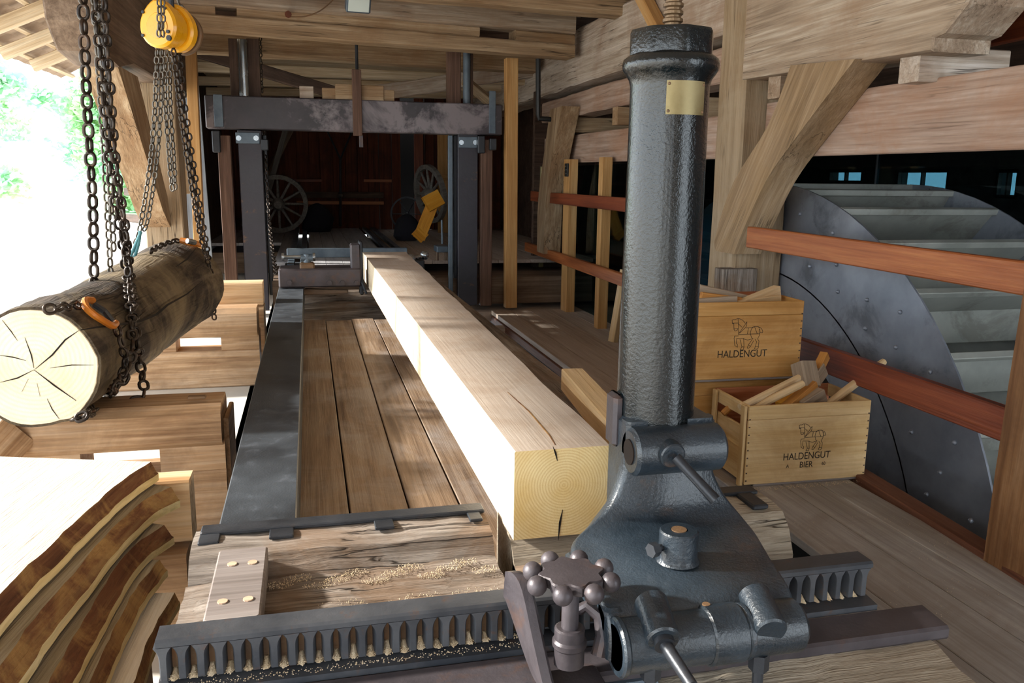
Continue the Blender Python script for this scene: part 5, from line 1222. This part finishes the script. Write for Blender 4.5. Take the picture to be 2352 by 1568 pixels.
# ================================================================== FAR ROOM THINGS
def wagon_wheel(c, R_, ax_, label, nsp=12, mat='greywheel', thin=False):
    ax_ = V(ax_).normalized(); Ww = frame(c, ax_, (0, 0, 1)); w_ = empty('wagon_wheel', c, label, 'wheel', 'old wheels stored at the back')
    k_ = .35 if thin else 1
    m_ = MB(); n_ = 36
    m_.rings([[V((x_, r_*math.cos(2*math.pi*k/n_), r_*math.sin(2*math.pi*k/n_))) for (x_, r_) in ((-.035*k_, R_-.07*k_), (.035*k_, R_-.07*k_), (.035*k_, R_), (-.035*k_, R_))] for k in range(n_)], close=True); m_.build('felloe', M[mat], Ww, w_, ang=.5)
    m_ = MB(); m_.tube([(-.13*k_, 0, 0), (-.07*k_, 0, 0), (.07*k_, 0, 0), (.13*k_, 0, 0)], [.06*k_, .1*k_, .1*k_, .06*k_], 16); m_.build('hub', M[mat], Ww, w_)
    sp_ = MB(); sp_.tube([(0, .05*k_, 0), (0, R_-.06*k_, 0)], [.026*k_, .018*k_], 8); spm = mesh('spoke', sp_.v, sp_.f, M[mat], sp_.i, True, .8)
    for k in range(nsp): obj('spoke', spm, Ww @ Matrix.Rotation(2*math.pi*k/nsp, 4, 'X'), w_)
wc = PY(640, 472, 14.2); wagon_wheel((wc.x, 14.2, 1.0), .47, (.08, 1, .12), 'large wooden wagon wheel leaning in the dark at left')
wc = PY(988, 445, 13.2); wagon_wheel((wc.x, 13.2, wc.z), .46, (.93, .37, .15), 'wooden wagon wheel seen edge-on behind the yellow bracket')
wc = PY(936, 495, 14.6); wagon_wheel((wc.x, 14.6, .82), .3, (.3, 1, .1), 'small thin iron wheel standing in the doorway shadow', 6, 'steel_dark', True)
yb = empty('yellow_bracket', PY(980, 545, 11.6), 'yellow angled wooden bracket leaning at the back', 'bracket')
timber('shaft', PY(962, 548, 11.6), PY(995, 465, 11.6), .17, .06, [M['yellowwood']], up=(0, -1, .2), ch=.004, parent=yb)
timber('head', PY(978, 470, 11.55), PY(1012, 452, 11.6), .22, .08, [M['yellowwood']], up=(0, -1, .2), ch=.004, parent=yb)
timber('foot', PY(955, 528, 11.6), PY(975, 548, 11.6), .16, .08, [M['yellowwood']], up=(0, -1, .2), ch=.004, parent=yb)
yr = empty('forked_rod', (.75, 15.45, 1.0), 'Y-shaped iron rod hanging on the far plank wall', 'rod')
m_ = MB(); m_.tube([PY(782, 520, 15.4), PY(782, 365, 15.4)], .022, 8); m_.build('stem', M['steel_dark'], None, yr)
for px in (752, 808):
    m_ = MB(); m_.tube([PY(782, 365, 15.4), PY(px, 302, 15.4)], .016, 8); m_.build('arm', M['steel_dark'], None, yr)
m_ = MB(); m_.cyl(PY(782, 448, 15.4)+V((-.04, 0, 0)), PY(782, 448, 15.4)+V((.04, 0, 0)), .03, n=8); m_.build('clip', M['chrome'], None, yr)
timber('curved_pole', PY(590, 535, 14.75), PY(655, 300, 14.75), .07, .09, [M['greywheel']], label='grey pole leaning behind the large wagon wheel', cat='pole')
timber('curved_pole', PY(560, 520, 14.95), PY(668, 296, 15.2), .08, .1, [M['old_brown']], label='brown slanting pole above the large wagon wheel', cat='pole')
m_ = MB(); q = PY(730, 520, 14.6); rs = []
for j, (r_, z_) in enumerate(((.2, 0), (.26, .08), (.25, .25), (.18, .4), (.08, .48), (.02, .5))):
    rs.append([V((r_*(1+.2*noise.noise(V((math.cos(a*.6283), math.sin(a*.6283), j*.7))))*math.cos(a*.6283), r_*.7*math.sin(a*.6283), z_)) for a in range(10)])
m_.rings(rs); m_.build('dark_sack', M['dark'], Matrix.Translation((q.x, 14.6, .5)), label='dark cloth bundle slumped below the wall shelf', cat='bundle')
m_ = MB(); q = PY(935, 545, 12.8); m_.rings([[p*.8 for p in r] for r in rs]); m_.build('dark_sack', M['dark'], Matrix.Translation((q.x, 12.8, .5)), label='dark bundle beside the yellow bracket', cat='bundle')
tb_ = empty('work_stool', PY(1020, 600, 9.8), 'small grey stool with upright iron beside the right frame post', 'stool')
q = PY(1020, 568, 9.6); boxp('top', (q.x-.1, 9.5, q.z-.05), (q.x+.13, 9.75, q.z+.02), M['bluegrey'], tb_, .006)
for dx in (-.08, .02, .1):
    timber('leg', (q.x+dx, 9.6, .5), (q.x+dx, 9.6, q.z-.04), .03, .04, [M['old_brown']], up=(0, -1, 0), parent=tb_)
m_ = MB(); m_.cyl(PY(1016, 560, 9.6), PY(1015, 505, 9.6), .012, n=8); m_.build('upright', M['bluegrey'], None, tb_)
# lamp, pipe, wires
fl_ = empty('floodlight', PY(822, 8, 7.3), 'small floodlight tucked under the ceiling beams', 'lamp')
q = PY(822, 6, 7.3); Wf = frame(q, (1, .1, 0), (0, -.5, .85)); m_ = MB(); m_.cbox((-.1, -.05, -.07), (.1, .05, .06), .008); m_.build('housing', M['bluegrey'], Wf, fl_)
m_ = MB(); m_.cbox((-.085, -.058, -.055), (.085, -.048, .05), .002); m_.build('front_glass', M['lampglass'], Wf, fl_)
m_ = MB(); m_.tube([PY(1236, 135, 8.6), PY(1236, 262, 8.6), PY(1238, 272, 8.6), PY(1265, 274, 8.6)], .026, 10); m_.build('black_pipe', M['blackpipe'], label='black pipe running down the pale plate beam', cat='pipe')
m_ = MB(); m_.tube(smooth_pts([tuple(PY(x_, y_, 7.75)) for (x_, y_) in ((665, 38), (700, 38), (735, 25), (765, 0))], 4), .006, 6); m_.build('rusty_wire', M['rust_iron'], label='thin wire hanging from a rusty nail in the ceiling beam', cat='wire')
m_ = MB(); m_.cyl(PY(662, 33, 7.95), PY(662, 33, 7.7), .03, n=8); m_.build('rusty_nail', M['rust_stain'], label='rusty nail head in the broad ceiling beam', cat='nail')
for (px0, px1, y0, y1, lab) in ((488, 526, 20, 42, 'dark mortise hole at the left end of the broad beam'),):
    pass
